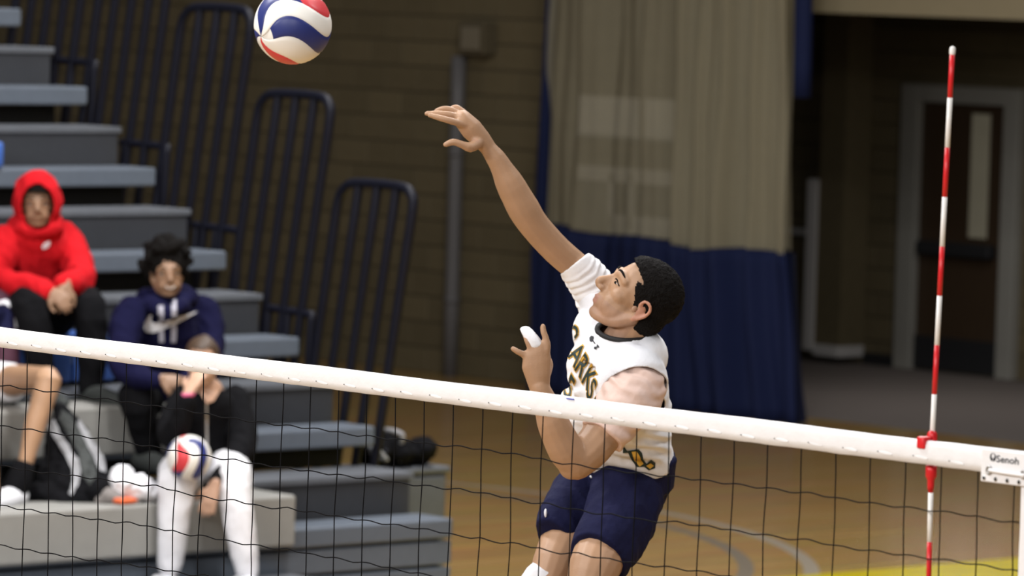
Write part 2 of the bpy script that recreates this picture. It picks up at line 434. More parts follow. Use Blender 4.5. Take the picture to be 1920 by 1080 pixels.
# grey downpipe on the end wall
q = on(WY - 0.08, 851, 500); qx = q.x
pipe = thing('downpipe', 'thin grey vertical pipe fixed to the block wall', 'pipe', (qx, WY - 0.09, 0))
MB().tube([(qx, WY - 0.09, 0.0), (qx, WY - 0.09, 1.5), (qx, WY - 0.09, on(WY - .09, 860, 105).z)], 0.06, 12, 2, 'flat').build('pipe', M_PIPE, pipe, True)
for zz in (0.6, 1.8):
    MB().tube([(qx, WY - 0.09, zz), (qx, WY - 0.09, zz + 0.05)], 0.066, 12, 1, 'flat').build('bracket', M_PIPE, pipe, True)
a = on(WY, 885, 102); b_ = on(WY, 936, 42)
bx = thing('wall_speaker', 'small square tan box mounted high above the grey pipe', 'speaker', (a.x, WY, a.z))
MB().bbox((a.x, WY - 0.16, a.z), (b_.x, WY - 0.012, b_.z), 0.015).build('housing', M_MORTAR, bx)
MB().bbox((a.x + 0.05, WY - 0.175, a.z + 0.04), (b_.x - 0.05, WY - 0.155, b_.z - 0.04), 0.006).build('grille', mat('grille_cloth', (0.17, 0.145, 0.10), 0.8, 0.1, 100), bx)

# pale board and glazed screen behind the curtain
a = on(WY, 1092, 250); b_ = on(WY, 1272, 188)
nb = thing('notice_board', 'pale board on the wall seen faintly through the tan mesh curtain', 'board', (a.x, WY - 0.02, a.z))
MB().box((a.x, WY - 0.05, a.z), (b_.x, WY - 0.013, b_.z)).build('panel', mat('pale_board', (0.75, 0.72, 0.62), 0.7), nb)
MB().box((a.x - 0.03, WY - 0.06, a.z - 0.03), (b_.x + 0.03, WY - 0.03, a.z)).build('frame_rail', M_FRAME, nb)
a = on(WY, 1092, 425); b_ = on(WY, 1280, 328)
ws = struct(MB().box((a.x, WY - 0.03, a.z), (b_.x, WY - 0.013, b_.z)).build('window_1', mat('dim_glass', (0.10, 0.095, 0.08), 0.2)))
for (x, y, u, v) in ((1092, 336, 1280, 322), (1148, 430, 1158, 326), (1186, 430, 1194, 326), (1150, 436, 1285, 412)):
    p_ = on(WY, x, y); r_ = on(WY, u, v)
    MB().box((p_.x, WY - 0.055, min(p_.z, r_.z)), (r_.x, WY - 0.02, max(p_.z, r_.z))).build('mullion', mat('pale_mullion', (0.6, 0.57, 0.5), 0.6), ws)

# ------------------------------------------------------------------ divider curtain
def curtain_mat(name, col, alpha):
    m = mat(name, col, 0.8, 0.06, 12, 0.05, 200, 0.2)
    nt = m.node_tree; b = nt.nodes['Principled BSDF']; out = nt.nodes['Material Output']
    if alpha < 1:
        tr = nt.nodes.new('ShaderNodeBsdfTransparent'); mx = nt.nodes.new('ShaderNodeMixShader'); mx.inputs[0].default_value = alpha
        tl = nt.nodes.new('ShaderNodeBsdfTranslucent'); tl.inputs[0].default_value = (*col, 1)
        m2 = nt.nodes.new('ShaderNodeMixShader'); m2.inputs[0].default_value = 0.35
        nt.links.new(b.outputs[0], m2.inputs[1]); nt.links.new(tl.outputs[0], m2.inputs[2])
        nt.links.new(tr.outputs[0], mx.inputs[1]); nt.links.new(m2.outputs[0], mx.inputs[2]); nt.links.new(mx.outputs[0], out.inputs[0])
    return m
M_MESHC = curtain_mat('tan_mesh_cloth', (0.40, 0.36, 0.25), 0.62)
M_VINYL = curtain_mat('navy_vinyl', (0.007, 0.012, 0.048), 1.0)
CY = 19.25
cl = on(CY, 1003, 440).x; cr = on(CY, 1482, 466).x
ct_l = on(CY, 1024, 0).x; ct_r = on(CY, 1489, 0).x
cb_l = on(CY, 978, 700).x; cb_r = on(CY, 1511, 790).x
zs = on(CY, 1280, 452).z
def pleat(t, k=0.0):
    f = 0.055 * math.sin(t * 23 + 0.5 + k) + 0.035 * math.sin(t * 47 + 1.3 + k) + 0.02 * math.sin(t * 95 + k)
    g = 0.10 * math.sin(t * 62 + 0.4 + k) + 0.05 * math.sin(t * 121 + k)
    wgt = min(1, max(0, (t - 0.45) / 0.15)) * min(1, max(0, (1.0 - t) / 0.12))
    return f * (1 - wgt * 0.4) + g * wgt
def sheet(xf, zf, nx, nz, yoff=0.0, k=0.0, t0=0, t1=1):
    mb = MB(); vs = []; fs = []
    for j in range(nz + 1):
        h = j / nz
        for i in range(nx + 1):
            t = t0 + (t1 - t0) * i / nx
            z = zf(t, h); vs.append((xf(t, z), CY + yoff + pleat(t, k) * (1.0 + 0.25 * math.sin(z * 1.3 + t * 9)) + 0.015 * math.sin(z * 4 + t * 30), z))
    for j in range(nz):
        for i in range(nx):
            a = j * (nx + 1) + i; fs.append((a, a + 1, a + nx + 2, a + nx + 1))
    return mb.add(vs, fs)
def xup(t, z):
    h = (z - zs) / (3.4 - zs); l = cl + (ct_l - cl) * h; r = cr + (ct_r - cr) * h; return l + (r - l) * t
def xlo(t, z):
    h = 1 - z / zs; l = cl + (cb_l - cl) * min(1, h * 3 + 0.6); r = cr + (cb_r - cr) * h; return l + (r - l) * t
cur = thing('divider_curtain', 'gathered gym divider curtain with tan mesh top and navy vinyl bottom', 'curtain', ((cl + cr) / 2, CY, 0))
seam = lambda t: zs + 0.02 * math.sin(t * 17) + 0.03 * math.sin(t * 5 + 1)
o = sheet(xup, lambda t, h: seam(t) + (6.5 - seam(t)) * h, 220, 16).build('mesh_panel', M_MESHC, cur, True); o['label'] = 'tan see-through mesh upper half'
o = sheet(xup, lambda t, h: seam(t) + (6.5 - seam(t)) * h, 130, 16, 0.20, 1.9, 0.5, 0.94).build('mesh_fold', M_MESHC, cur, True)
o = sheet(xlo, lambda t, h: 0.03 + (seam(t) - 0.03) * h, 220, 12).build('vinyl_panel', M_VINYL, cur, True); o['label'] = 'navy vinyl lower half'; solid(o, 0.006)
o = sheet(xlo, lambda t, h: 0.03 + (seam(t) - 0.05) * h, 110, 12, 0.24, 1.9, 0.3, 0.95).build('vinyl_fold', M_VINYL, cur, True)
# navy borders on both sides of the mesh
mb = MB(); rows = []
for j in range(17):
    z = zs - 0.1 + (6.6 - zs) * j / 16; x = xup(0, z); wd = 0.17 - 0.025 * (z - zs)
    rows.append([(x - max(0.05, wd), CY + 0.14, z), (x - 0.02, CY + 0.03, z), (x + 0.02, CY + 0.10, z)])
mb.add([p for r in rows for p in r], [(j * 3 + i, j * 3 + i + 1, j * 3 + i + 4, j * 3 + i + 3) for j in range(16) for i in range(2)])
o = mb.build('side_border', M_VINYL, cur, True); solid(o, 0.01)
mb = MB(); rows = []
for j in range(17):
    z = 2.45 + 4.0 * j / 16; x = xup(1, z)
    rows.append([(x - 0.06, CY + 0.06, z), (x + 0.0, CY + 0.11, z), (x + 0.03, CY + 0.16, z)])
mb.add([p for r in rows for p in r], [(j * 3 + i, j * 3 + i + 1, j * 3 + i + 4, j * 3 + i + 3) for j in range(16) for i in range(2)])
o = mb.build('side_border', M_VINYL, cur, True); solid(o, 0.01)
MB().tube([(cl - 0.4, CY, 6.55), (cr + 0.4, CY, 6.55)], 0.04, 8, 1).build('hanging_rail', M_METAL, cur, True)

# ------------------------------------------------------------------ bleachers
RISE, RUN = 0.4025, 0.6103
BX, BY, BZ = -12.90, 8.995, 1.446
Y0 = 4.2
def bl(k): return BX + k * RUN, BZ - k * RISE
ble = thing('bleacher', 'tiered gym bleacher with grey seat boards and charcoal risers', 'bleachers', (BX, BY, 0))
for k in range(-5, 3):
    x, z = bl(k)
    MB().bbox((x - 0.27, Y0, z - 0.098), (x, BY, z), 0.012).build('seat_board', M_SEAT, ble)
    MB().box((x - 0.30, Y0, z - 0.215), (x - 0.20, BY - 0.07, z - 0.10)).build('void_shade', M_VOID, ble)  # shade of the open gap below the seat, put in as a black box
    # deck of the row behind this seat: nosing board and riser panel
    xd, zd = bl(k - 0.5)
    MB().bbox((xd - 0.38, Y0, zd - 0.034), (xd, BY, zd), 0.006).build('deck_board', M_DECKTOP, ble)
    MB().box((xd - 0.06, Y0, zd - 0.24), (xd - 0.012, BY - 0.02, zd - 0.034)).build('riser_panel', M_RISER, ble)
# closed front under the lowest seat
x, z = bl(2)
for i in range(4):
    zt = z - 0.112 - i * 0.130
    MB().bbox((x - 0.05, Y0, zt - 0.114), (x - 0.01, BY, zt), 0.006).build('front_panel', M_SEAT, ble)
MB().box((x - 0.4, Y0, 0.0), (x - 0.07, BY - 0.03, z - 0.1)).build('void_shade', M_VOID, ble)  # black filler giving the shade between the front panels
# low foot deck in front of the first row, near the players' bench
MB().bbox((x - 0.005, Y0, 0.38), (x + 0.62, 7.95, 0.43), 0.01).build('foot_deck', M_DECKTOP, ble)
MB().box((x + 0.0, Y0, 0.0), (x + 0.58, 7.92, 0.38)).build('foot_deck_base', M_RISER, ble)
# stacked step blocks on the two lowest rows, blue seat sections above
def ypx(px, xx, zz):
    lo, hi = 0.0, 12.0
    for _ in range(50):
        mid = (lo + hi) / 2
        if proj((xx, mid, zz))[0] < px: lo = mid
        else: hi = mid
    return lo
x2, z2 = bl(2); x1, z1 = bl(1); x0, z0 = bl(0)
ye2 = ypx(556, x2 + 0.06, z2 + 0.12)
s = MB().bbox((x2 - 0.30, Y0, z2 - 0.075), (x2 + 0.06, ye2, z2 + 0.172), 0.015).build('step_block', M_STEP, ble); s['label'] = 'pale grey laminate step block along the lowest row'
ye1 = ypx(430, x1 + 0.04, z1 + 0.12)
s = MB().bbox((x1 - 0.29, Y0, z1 - 0.07), (x1 + 0.04, ye1, z1 + 0.165), 0.015).build('step_block', M_STEP, ble)
for i, (pa, pb) in enumerate(((-60, 55), (57, 135), (138, 216))):
    ya, yb = ypx(pa, x0, z0 + .1), ypx(pb, x0, z0 + .1)
    s = MB().bbox((x0 - 0.28, ya, z0 + 0.002), (x0 + 0.03, yb - 0.01, z0 + 0.05), 0.02).build('blue_seat', M_BLUESEAT, ble, True)
    MB().bbox((x0 - 0.02, ya, z0 - 0.18), (x0 + 0.02, yb - 0.01, z0 + 0.03), 0.01).build('blue_seat_front', M_BLUESEAT, ble, True)
xx, zz = bl(-2)
ya, yb = ypx(-70, xx, zz), ypx(4, xx, zz)
MB().bbox((xx - 0.2, ya, zz), (xx + 0.02, yb, zz + 0.14), 0.02).build('blue_seat', M_BLUESEAT, ble, True)

# end guard rails
RY = BY + 0.06
def endp(px, py): return hit(px, py, 1, RY)
tr_ = endp(780, 352)       # top right corner of the lowest tall rail
r2 = endp(625, 182); step = (r2 - tr_)
lean = 0.185
for i in range(-0, 5):
    top = tr_ + step * i
    wid = 0.58; h = 1.75
    root = MB()
    # hoop: rounded inverted U
    xr, xl, zt = top.x, top.x - wid, top.z
    def P(x, z): return (x - (zt - z) * lean, RY, z)
    pts = [P(xl, zt - h), P(xl, zt - 0.4), P(xl, zt - 0.12), P(xl + 0.03, zt - 0.035), P(xl + 0.12, zt), P(xr - 0.12, zt), P(xr - 0.03, zt - 0.035), P(xr, zt - 0.12), P(xr, zt - 0.5), P(xr, zt - h)]
    rail = MB().tube(pts, 0.026, 8, 3).build('end_rail', M_RAIL, ble, True)
    for j in range(1, 4 + 0):
        xb = xl + wid * j / 4
        MB().tube([P(xb, zt - 0.01), P(xb, zt - h * 0.5), P(xb, zt - h)], 0.024, 8, 2).build('bar', M_RAIL, rail, True)
    MB().tube([P(xl - .02, zt - h), P(xr + 0.02, zt - h)], 0.022, 8, 1).build('bar', M_RAIL, rail, True)
for i in range(4):
    a = endp(500 - 135 * i, 577 - 155 * i); b_ = endp(584 - 135.5 * i, 590 - 157 * i)
    rail = MB().tube([a, a.lerp(b_, 0.5), b_ + Vector((-.02, 0, 0)), b_ + Vector((0, 0, -0.03)), b_ + Vector((-0.02, 0, -0.35))], 0.022, 8, 2).build('stub_rail', M_RAIL, ble, True)
    for t in (0.06, 0.5):
        c = a.lerp(b_, t); MB().tube([c, c + Vector((-0.04, 0, -0.32))], 0.022, 8, 1).build('bar', M_RAIL, rail, True)

# ------------------------------------------------------------------ net
NX0, NX1, NT, TB = -6.0, 0.60, 2.43, 2.379
net = thing('volleyball_net', 'black cord volleyball net with a white top tape across the court', 'net', (0, 0, 1.43))
mb = MB(); n = 330; vs = []; fs = []
prof = [(-0.006, 0.0), (-0.008, 0.25), (-0.0085, 0.7), (-0.007, 0.98), (0.007, 0.98), (0.0085, 0.7), (0.008, 0.2), (0.004, 0.0)]
prof = [(-0.0075, 0.04), (-0.009, 0.35), (-0.009, 0.75), (-0.006, 0.97), (0.0, 1.0), (0.006, 0.97), (0.009, 0.7), (0.009, 0.3), (0.0075, 0.02)]
for i in range(n + 1):
    x = NX0 + (NX1 - NX0) * i / n
    top = NT + 0.0008 * math.sin(x * 9) + 0.0006 * wob(Vector((x, 0, 0)), 15); bot = TB - 0.0012 * abs(math.sin((x + 0.03) * math.pi / 0.1)) * (0.6 + wob(Vector((x, 2, 0)), 9))
    for (yy, h) in prof:
        z = bot + (top - bot) * h
        vs.append((x, yy + 0.0012 * wob(Vector((x, h, 3)), 22), z))
L = len(prof)
for i in range(n):
    for j in range(L):
        j2 = (j + 1) % L; fs.append((i * L + j, (i + 1) * L + j, (i + 1) * L + j2, i * L + j2))
tape = mb.add(vs, fs).build('top_tape', M_TAPE, net, True); tape['label'] = 'white vinyl top tape'
x = -4.35; i = 0
while x < 0.12:
    c = Vector((x, -0.0088, NT - 0.037 + 0.001 * math.sin(i * 2.1)))
    MB().ell(c, Vector((0.021, 0, -0.0016)), Vector((0, 0.0008, 0)), Vector((0, 0, 0.0038)), 12, 6).build('lacing_loop', M_TAPE, tape, True)
    MB().ell(c + Vector((-0.021, -0.001, 0.0022)), Vector((0.0016, 0, 0)), Vector((0, 0.0012, 0)), Vector((0, 0, 0.0012)), 6, 4).build('lacing_hole', M_BLACK, tape)
    x += 0.1; i += 1
def cz(ix, r):   # knot position with slack
    x = ix * 0.1 + 0.012 * noise.noise(Vector((ix * 0.37, r * 0.5, 0.3))) * (0.5 + 0.1 * r)
    z = TB - 0.093 - 0.0985 * (r - 1) - 0.008 * noise.noise(Vector((ix * 0.21, 4.1, r * 0.3))) if r > 0 else TB
    return Vector((x, 0.0, z))
VI = range(-59, 3)
for ix in VI:
    pts = [Vector((ix * 0.1, 0, TB + 0.01))]
    for r in range(1, 11):
        p = cz(ix, r); pts.append(pts[-1].lerp(p, 0.5) + Vector((0.0025 * noise.noise(Vector((ix * 3.1, r * 2.7, 0))), 0, 0))); pts.append(p)
    MB().tube(pts, 0.00145, 5, 2).build('vertical_cord', M_CORD, net, True)
for r in range(1, 11):
    pts = []
    for ix in VI:
        p = cz(ix, r); pts.append(p)
        if ix != VI[-1]:
            q = cz(ix + 1, r)
            a1 = 0.007 * noise.noise(Vector((ix * 2.3, r * 5.1, 1.0))); 
            pts.append(p.lerp(q, 0.3) + Vector((0, 0, a1 + 0.001))); pts.append(p.lerp(q, 0.7) + Vector((0, 0, -0.003 + 0.6 * a1)))
    p = cz(2, r); pts.append(Vector((0.222, 0, p.z - 0.002)))
    MB().tube(pts, 0.00145, 5, 2).build('horizontal_cord', M_CORD, net, True)
# side band, corner plate, rope
mb = MB(); vs = []; fs = []
for i in range(41):
    z = TB + 0.005 - 0.95 * i / 40; xl = 0.222 + 0.0022 * wob(Vector((0, 0, z)), 16)
    for (xx, yy) in ((xl, -0.004), (xl + 0.05, -0.006), (xl + 0.05, 0.006), (xl, 0.004)): vs.append((xx, yy, z))
for i in range(40):
    for j in range(4): fs.append((i * 4 + j, i * 4 + (j + 1) % 4, i * 4 + 4 + (j + 1) % 4, i * 4 + 4 + j))
fs += [(0, 1, 2, 3), (160, 161, 162, 163)]
mb.add(vs, fs).build('side_band', M_TAPE, net)
plate = MB().bbox((0.119, -0.0125, 2.362), (0.58, -0.0085, 2.428), 0.002).build('corner_plate', M_TAPE, net)
for i in range(8):
    c = Vector((0.129 + 0.0315 * i, -0.0135, 2.3695))
    mb = MB(); mb.tube([c, c + Vector((0, 0.002, 0))], 0.0048, 10, 1, 'flat'); mb.build('grommet', M_METAL, plate, True)
    MB().tube([c + Vector((0, -0.0012, 0)), c + Vector((0, 0.0008, 0))], 0.0030, 10, 1, 'flat').build('eyelet_hole', M_BLACK, plate)
for xx in (0.143, 0.236):
    c = Vector((xx, -0.0145, 2.386)); mb = MB()
    pts = [c + Vector((0.006 * math.cos(a), 0, 0.0075 * math.sin(a))) for a in [k * 2 * math.pi / 10 for k in range(11)]]
    MB().tube(pts, 0.0026, 6, 2).build('ring', M_METAL, plate, True)
    MB().ell(c + Vector((0, 0.001, 0)), Vector((0.004, 0, 0)), Vector((0, 0.002, 0)), Vector((0, 0, 0.005)), 10, 6).build('rivet', M_METAL, plate, True)
MB().tube([(0.147, -0.0165, 2.3865), (0.178, -0.0175, 2.3855), (0.208, -0.0175, 2.3850), (0.238, -0.0165, 2.3845)], 0.0042, 8, 4).build('rope', M_TAPE, plate, True)
def flat_text(bm, name, m, parent, y):
    for v in bm.verts: v.co = Vector((v.co.x, y, v.co.z))
    me = bpy.data.meshes.new(name); bm.to_mesh(me); bm.free(); return link(name, me, m, parent)
flat_text(text_bm('Senoh', lambda x, y: (0.1600 + x * 1.28, 0, 2.4045 + y), 0.0195, 0.0003), 'lettering', M_INK, plate, -0.0132)
mb = MB()
for k in (0, 1):
    c = Vector((0.1505 + 0.0015 * k, -0.0132, 2.413)); s_ = 1 if k == 0 else -1
    vs = []; 
    for j in range(9):
        a = math.pi * (0.5 + j / 8) if k == 0 else math.pi * (-0.5 + j / 8)
        vs.append(c + Vector((0.0075 * math.cos(a), 0, 0.0085 * math.sin(a))))
    for j in range(9):
        a = math.pi * (1.5 - j / 8) if k == 0 else math.pi * (0.5 - j / 8)
        vs.append(c + Vector((0.0035 * math.cos(a), 0, 0.0025 + 0.0045 * math.sin(a) * (1 if k == 0 else 1))))
    mb.add(vs, [tuple(range(18))])
mb.build('emblem', M_INK, plate)
p_ = hit(1068, 748, 1, -0.0105); MB().bbox((p_.x - 0.011, -0.0112, 2.4245), (p_.x + 0.013, -0.0080, 2.4275), 0.0005).build('pen_mark', M_BLUEINK, tape)

# ------------------------------------------------------------------ antenna
AYY = 0.018
ant = thing('net_antenna', 'red and white striped antenna rod clipped to the net tape', 'antenna', (0, AYY, 1.43))
def apt(z): return Vector((0.0 + (z - 2.43) * 0.012, AYY, z))
a_top = hit(1786, 92, 1, AYY); a_mid = hit(1747, 835, 1, AYY); a_bot = hit(1741.5, 1080, 1, AYY)
def apt(z):
    if z >= a_mid.z:
        t = (z - a_mid.z) / (a_top.z - a_mid.z); return a_mid.lerp(a_top, t)
    t = (a_mid.z - z) / (a_mid.z - a_bot.z); return a_mid.lerp(a_bot, t)
zc = a_top.z - 0.008
MB().tube([apt(zc), a_top], 0.0062, 10, 1).build('tip_cap', M_WHITE, ant, True)
k = 0; z = zc
while z > 1.42:
    ln = 0.0905 if k == 0 else 0.1005
    z2_ = z - ln
    MB().tube([apt(z), apt((z + z2_) / 2), apt(z2_)], 0.0052, 10, 1, 'flat').build('stripe', M_RED if k % 2 == 0 else M_WHITE, ant, True)
    z = z2_; k += 1
c = apt(2.43)
cl_ = MB().bbox((c.x - 0.013, -0.0145, 2.412), (c.x + 0.008, 0.024, 2.4365), 0.003)
cl_.tube([c + Vector((0, 0, -0.005)), c + Vector((0, 0, 0.009))], 0.0105, 10, 1)
cl_.build('clip', M_RED, ant, True)
c = apt(2.365)
MB().tube([c + Vector((0, 0, 0.012)), c + Vector((0, 0, -0.010)), c + Vector((0, 0, -0.018)), c + Vector((0, 0, -0.038))], [0.0115, 0.0115, 0.0075, 0.0068], 10, 2, 'flat').build('socket', M_RED, ant, True)

# ------------------------------------------------------------------ volleyballs
def volleyball(name, label, c, ax_, ref, R=0.105):
    t = thing(name, label, 'ball', c)
    ax_ = ax_.normalized(); u = (ref - ax_ * ref.dot(ax_)).normalized(); v = ax_.cross(u)
    def pt(lat, lon, r): return Vector(c) + (ax_ * math.sin(lat) + (u * math.cos(lon) + v * math.sin(lon)) * math.cos(lat)) * r
    MB().sph(c, R - 0.0022, 24, 14).build('core', M_BALLW, t, True)
    wid = [38, 50, 36, 52, 36, 52, 42, 36]; tot = sum(wid); lon0 = 13.0
    cols = [M_BALLB, M_BALLW, M_BALLR, M_BALLW, M_BALLB, M_BALLW, None, M_BALLW]
    for kk in range(8):
        lw = wid[kk] * 360.0 / tot; nu, nv = 28, 10
        halves = [(0, nu)] if cols[kk] else [(0, nu // 2), (nu // 2, nu)]
        for hi_, (ua, ub) in enumerate(halves):
            vs = []; fs = []
            for i in range(ua, ub + 1):
                la = (-1.12 + 2.3 * i / nu) if kk == 0 else (-math.pi / 2 * 0.985 + math.pi * 0.985 * i / nu)
                sh = 0.60 * math.sin(2 * la)
                for j in range(nv + 1):
                    e = min(j, nv - j) / 1.0; edge = min(1.0, e)
                    jj = j / nv
                    lon = math.radians(lon0 + lw * jj) + sh
                    vs.append(pt(la, lon, R - (0.0018 if (j in (0, nv) or i in (ua, ub)) else 0)))
            for i in range(ub - ua):
                for j in range(nv):
                    a = i * (nv + 1) + j; fs.append((a, a + 1, a + nv + 2, a + nv + 1))
            mcol = cols[kk] or (M_BALLB, M_BALLR)[hi_]
            MB().add(vs, fs).build('panel', mcol, t, True)
        lon0 += lw
    return t
def cv(r, u, t): return CR * r + CU * u - CF * t
BALLZ = 13.72
volleyball('volleyball', 'red white and blue volleyball flying high above the net', at(549, 48, BALLZ), cv(0.80, 0.30, -0.5), cv(0.08, 0.0, 0.95))

# ------------------------------------------------------------------ people: shared shapes
def head_shape(mb, c, F, L, U, s=1.0, fine=True, cran=(0.088, 0.072, 0.080)):
    H = lambda f, l, u: c + (F * f + L * l + U * u) * s
    E_ = lambda f, l, u, a, b, d: mb.ell(H(f, l, u), F * a * s, L * b * s, U * d * s, 18, 12)
    E_(-0.005, 0, 0.026, *cran)
    E_(0.030, 0, 0.005, 0.060, 0.062, 0.075)
    E_(0.038, 0, -0.048, 0.052, 0.052, 0.060)
    E_(0.066, 0, -0.098, 0.021, 0.024, 0.018)
    for q in (-1, 1):
        mb.tube([H(-0.012, 0.056 * q, -0.045), H(0.02, 0.045 * q, -0.083), H(0.062, 0.014 * q, -0.100)], [0.02 * s, 0.018 * s, 0.016 * s], 8, 3)
        E_(0.047, 0.038 * q, -0.022, 0.026, 0.022, 0.024)
        E_(0.050, 0.036 * q, -0.055, 0.028, 0.020, 0.030)
        E_(0.026, 0.034 * q, -0.060, 0.046, 0.027, 0.038)
        mb.tube([H(0.060, 0.050 * q, 0.018), H(0.079, 0.030 * q, 0.028), H(0.083, 0.008 * q, 0.018)], [0.011 * s, 0.012 * s, 0.011 * s], 8, 3)
        E_(0.064, 0.032 * q, 0.004, 0.016, 0.017, 0.0115)           # closed lid bulge
        E_(0.098, 0.011 * q, -0.036, 0.011, 0.008, 0.0075)          # nostril wing
        # ear: plate, rim, lobe
        E_(-0.016, 0.074 * q, -0.018, 0.014, 0.006, 0.024)
        rim = [(-0.004, 0.076, -0.004), (-0.008, 0.083, 0.012), (-0.022, 0.088, 0.014), (-0.034, 0.087, 0.002), (-0.033, 0.084, -0.018), (-0.022, 0.079, -0.036), (-0.012, 0.075, -0.046)]
        mb.tube([H(a, b * q, d) for a, b, d in rim], 0.0052 * s, 8, 3)
        E_(-0.013, 0.076 * q, -0.043, 0.008, 0.005, 0.009)
    mb.tube([H(0.078, 0, 0.022), H(0.094, 0, -0.002), H(0.111, 0, -0.024), H(0.106, 0, -0.034)], [0.010 * s, 0.0095 * s, 0.0125 * s, 0.010 * s], 8, 3)
    E_(0.084, 0, -0.014, 0.019, 0.0125, 0.026)
    E_(0.076, 0, -0.060, 0.018, 0.029, 0.030)
    E_(0.0895, 0, -0.061, 0.0095, 0.021, 0.0062)
    E_(0.0870, 0, -0.0735, 0.0095, 0.018, 0.007)
    return H
def face_bits(H, F, L, U, s, parent, hairmat, sides=(-1, 1), lidded=False):
    for q in sides:
        mb = MB(); mb.tube([H(0.063, 0.054 * q, 0.024), H(0.0795, 0.042 * q, 0.033), H(0.0875, 0.027 * q, 0.0335), H(0.0885, 0.014 * q, 0.028)], [0.0018 * s, 0.0034 * s, 0.0042 * s, 0.003 * s], 8, 4)
        mb.build('eyebrow', hairmat, parent, True)
        e = MB().ell(H(0.0655 if lidded else 0.0665, 0.032 * q, 0.001), F * 0.0155 * s, L * 0.0145 * s, U * (0.0040 if lidded else 0.0085) * s, 14, 8).build('eye', M_EYE, parent, True)
        MB().ell(H(0.0760, 0.034 * q, 0.001), F * 0.0068 * s, L * 0.0062 * s, U * 0.0048 * s, 12, 8).build('iris', M_HAIR, e, True)
        MB().tube([H(0.068, 0.048 * q, 0.001), H(0.0795, 0.038 * q, 0.0085), H(0.0835, 0.028 * q, 0.0088), H(0.081, 0.018 * q, 0.002)], 0.0018 * s, 6, 4).build('lash_line', M_HAIR, e, True)
def hand_shape(mb, w, d, n, side, curl=0.5, s=1.0, spread=0.15):
    d = d.normalized(); n = (n - d * n.dot(d)).normalized(); l = d.cross(n) * side
    mb.loft([(w - d * 0.02 * s, l * 0.026 * s, n * 0.020 * s), (w + d * 0.025 * s, l * 0.034 * s, n * 0.019 * s), (w + d * 0.06 * s, l * 0.041 * s, n * 0.016 * s), (w + d * 0.088 * s, l * 0.040 * s, n * 0.013 * s)], 14)
    for i, ln in enumerate((0.066, 0.076, 0.070, 0.055)):
        off = (0.030 - 0.020 * i) * s
        p = w + d * (0.088 - 0.004 * abs(i - 1.2)) * s + l * off
        dd = (d + l * spread * (1.5 - i) * 0.5).normalized(); pts = [p - dd * 0.01 * s, p]; a = curl * 0.7
        for j, fr in enumerate((0.45, 0.32, 0.23)):
            v = dd * math.cos(a) - n * math.sin(a); p = p + v * (ln * fr * s); pts.append(p); a += curl
        mb.tube(pts, [0.0095 * s, 0.0092 * s, 0.0086 * s, 0.0078 * s, 0.0068 * s], 8, 2)
    b = w + d * 0.03 * s + l * 0.032 * s
    mb.tube([b - l * 0.015 * s, b + l * 0.012 * s + d * 0.012 * s, b + l * 0.030 * s + d * 0.036 * s - n * 0.010 * s, b + l * 0.034 * s + d * 0.060 * s - n * 0.018 * s], [0.015 * s, 0.0125 * s, 0.0098 * s, 0.0078 * s], 8, 3)
def wrk(a, s, seed=0.0, b=0.0, s2=60):
    return lambda co: a * (0.55 - abs(noise.noise(Vector((co.x * s * 1.3 + seed * 3, co.y * s * 1.3, co.z * s * 0.9 + co.y * s))))) * 1.3 + a * 0.6 * noise.noise(Vector((co.x * s + seed, co.y * s, co.z * s * 1.6))) + b * noise.noise(Vector((co.x * s2, co.y * s2 + seed, co.z * s2)))

# ------------------------------------------------------------------ the player
PZ = 13.6
def J(px, py, dz=0.0): return at(px, py, PZ + dz)
PS = FPX / PZ
player = thing('person', 'player in white jersey and navy shorts leaping with right arm swung high', 'person', J(1150, 1180, 0.2))
def ring(px, py, dz, a, wd, dp, f=(-0.96, -0.20, 0.165)):
    a = cv(*a).normalized(); f = cv(*f); f = (f - a * f.dot(a)).normalized()
    return (J(px, py, dz), a * wd, f * dp)
TOR = [(1183, 935, .28, (.40, -.05, .91), .165, .115), (1181, 890, .25, (.40, -.08, .91), .160, .112), (1178, 840, .20, (.36, -.25, .90), .148, .100),
       (1167, 765, .11, (.30, -.45, .84), .160, .112), (1160, 705, .04, (.26, -.62, .74), .178, .118), (1160, 660, .0, (.26, -.65, .71), .150, .088), (1172, 634, -.03, (.26, -.6, .75), .075, .068)]
hF = cv(-.785, .60, .10).normalized(); hL = cv(.07, -.20, .97); hL = (hL - hF * hL.dot(hF)).normalized(); hU = hF.cross(hL).normalized()
if hU.dot(CU) < 0: hU = -hU
hC = J(1197, 560, -.07)
body = MB()
H = head_shape(body, hC, hF, hL, hU, 1.0)
body.tube([H(-0.022, 0, -0.03), J(1184, 615, -.05), J(1173, 650, -.03)], [0.058, 0.058, 0.072], 14, 3)
body.loft([ring(x, y, z, a, w_ - 0.012, d_ - 0.012) for (x, y, z, a, w_, d_) in TOR[1:]], 20)
# right arm, swung up
body.tube([J(1125, 558, .14), J(1090, 510, .10), J(1045, 470, .06), J(1003, 424, .02), J(982, 392, .0), J(960, 352, -.02), J(935, 305, -.04), J(917, 280, -.05)],
          [.040, .040, .0405, .041, .0435, .040, .028, .0225], 14, 3)
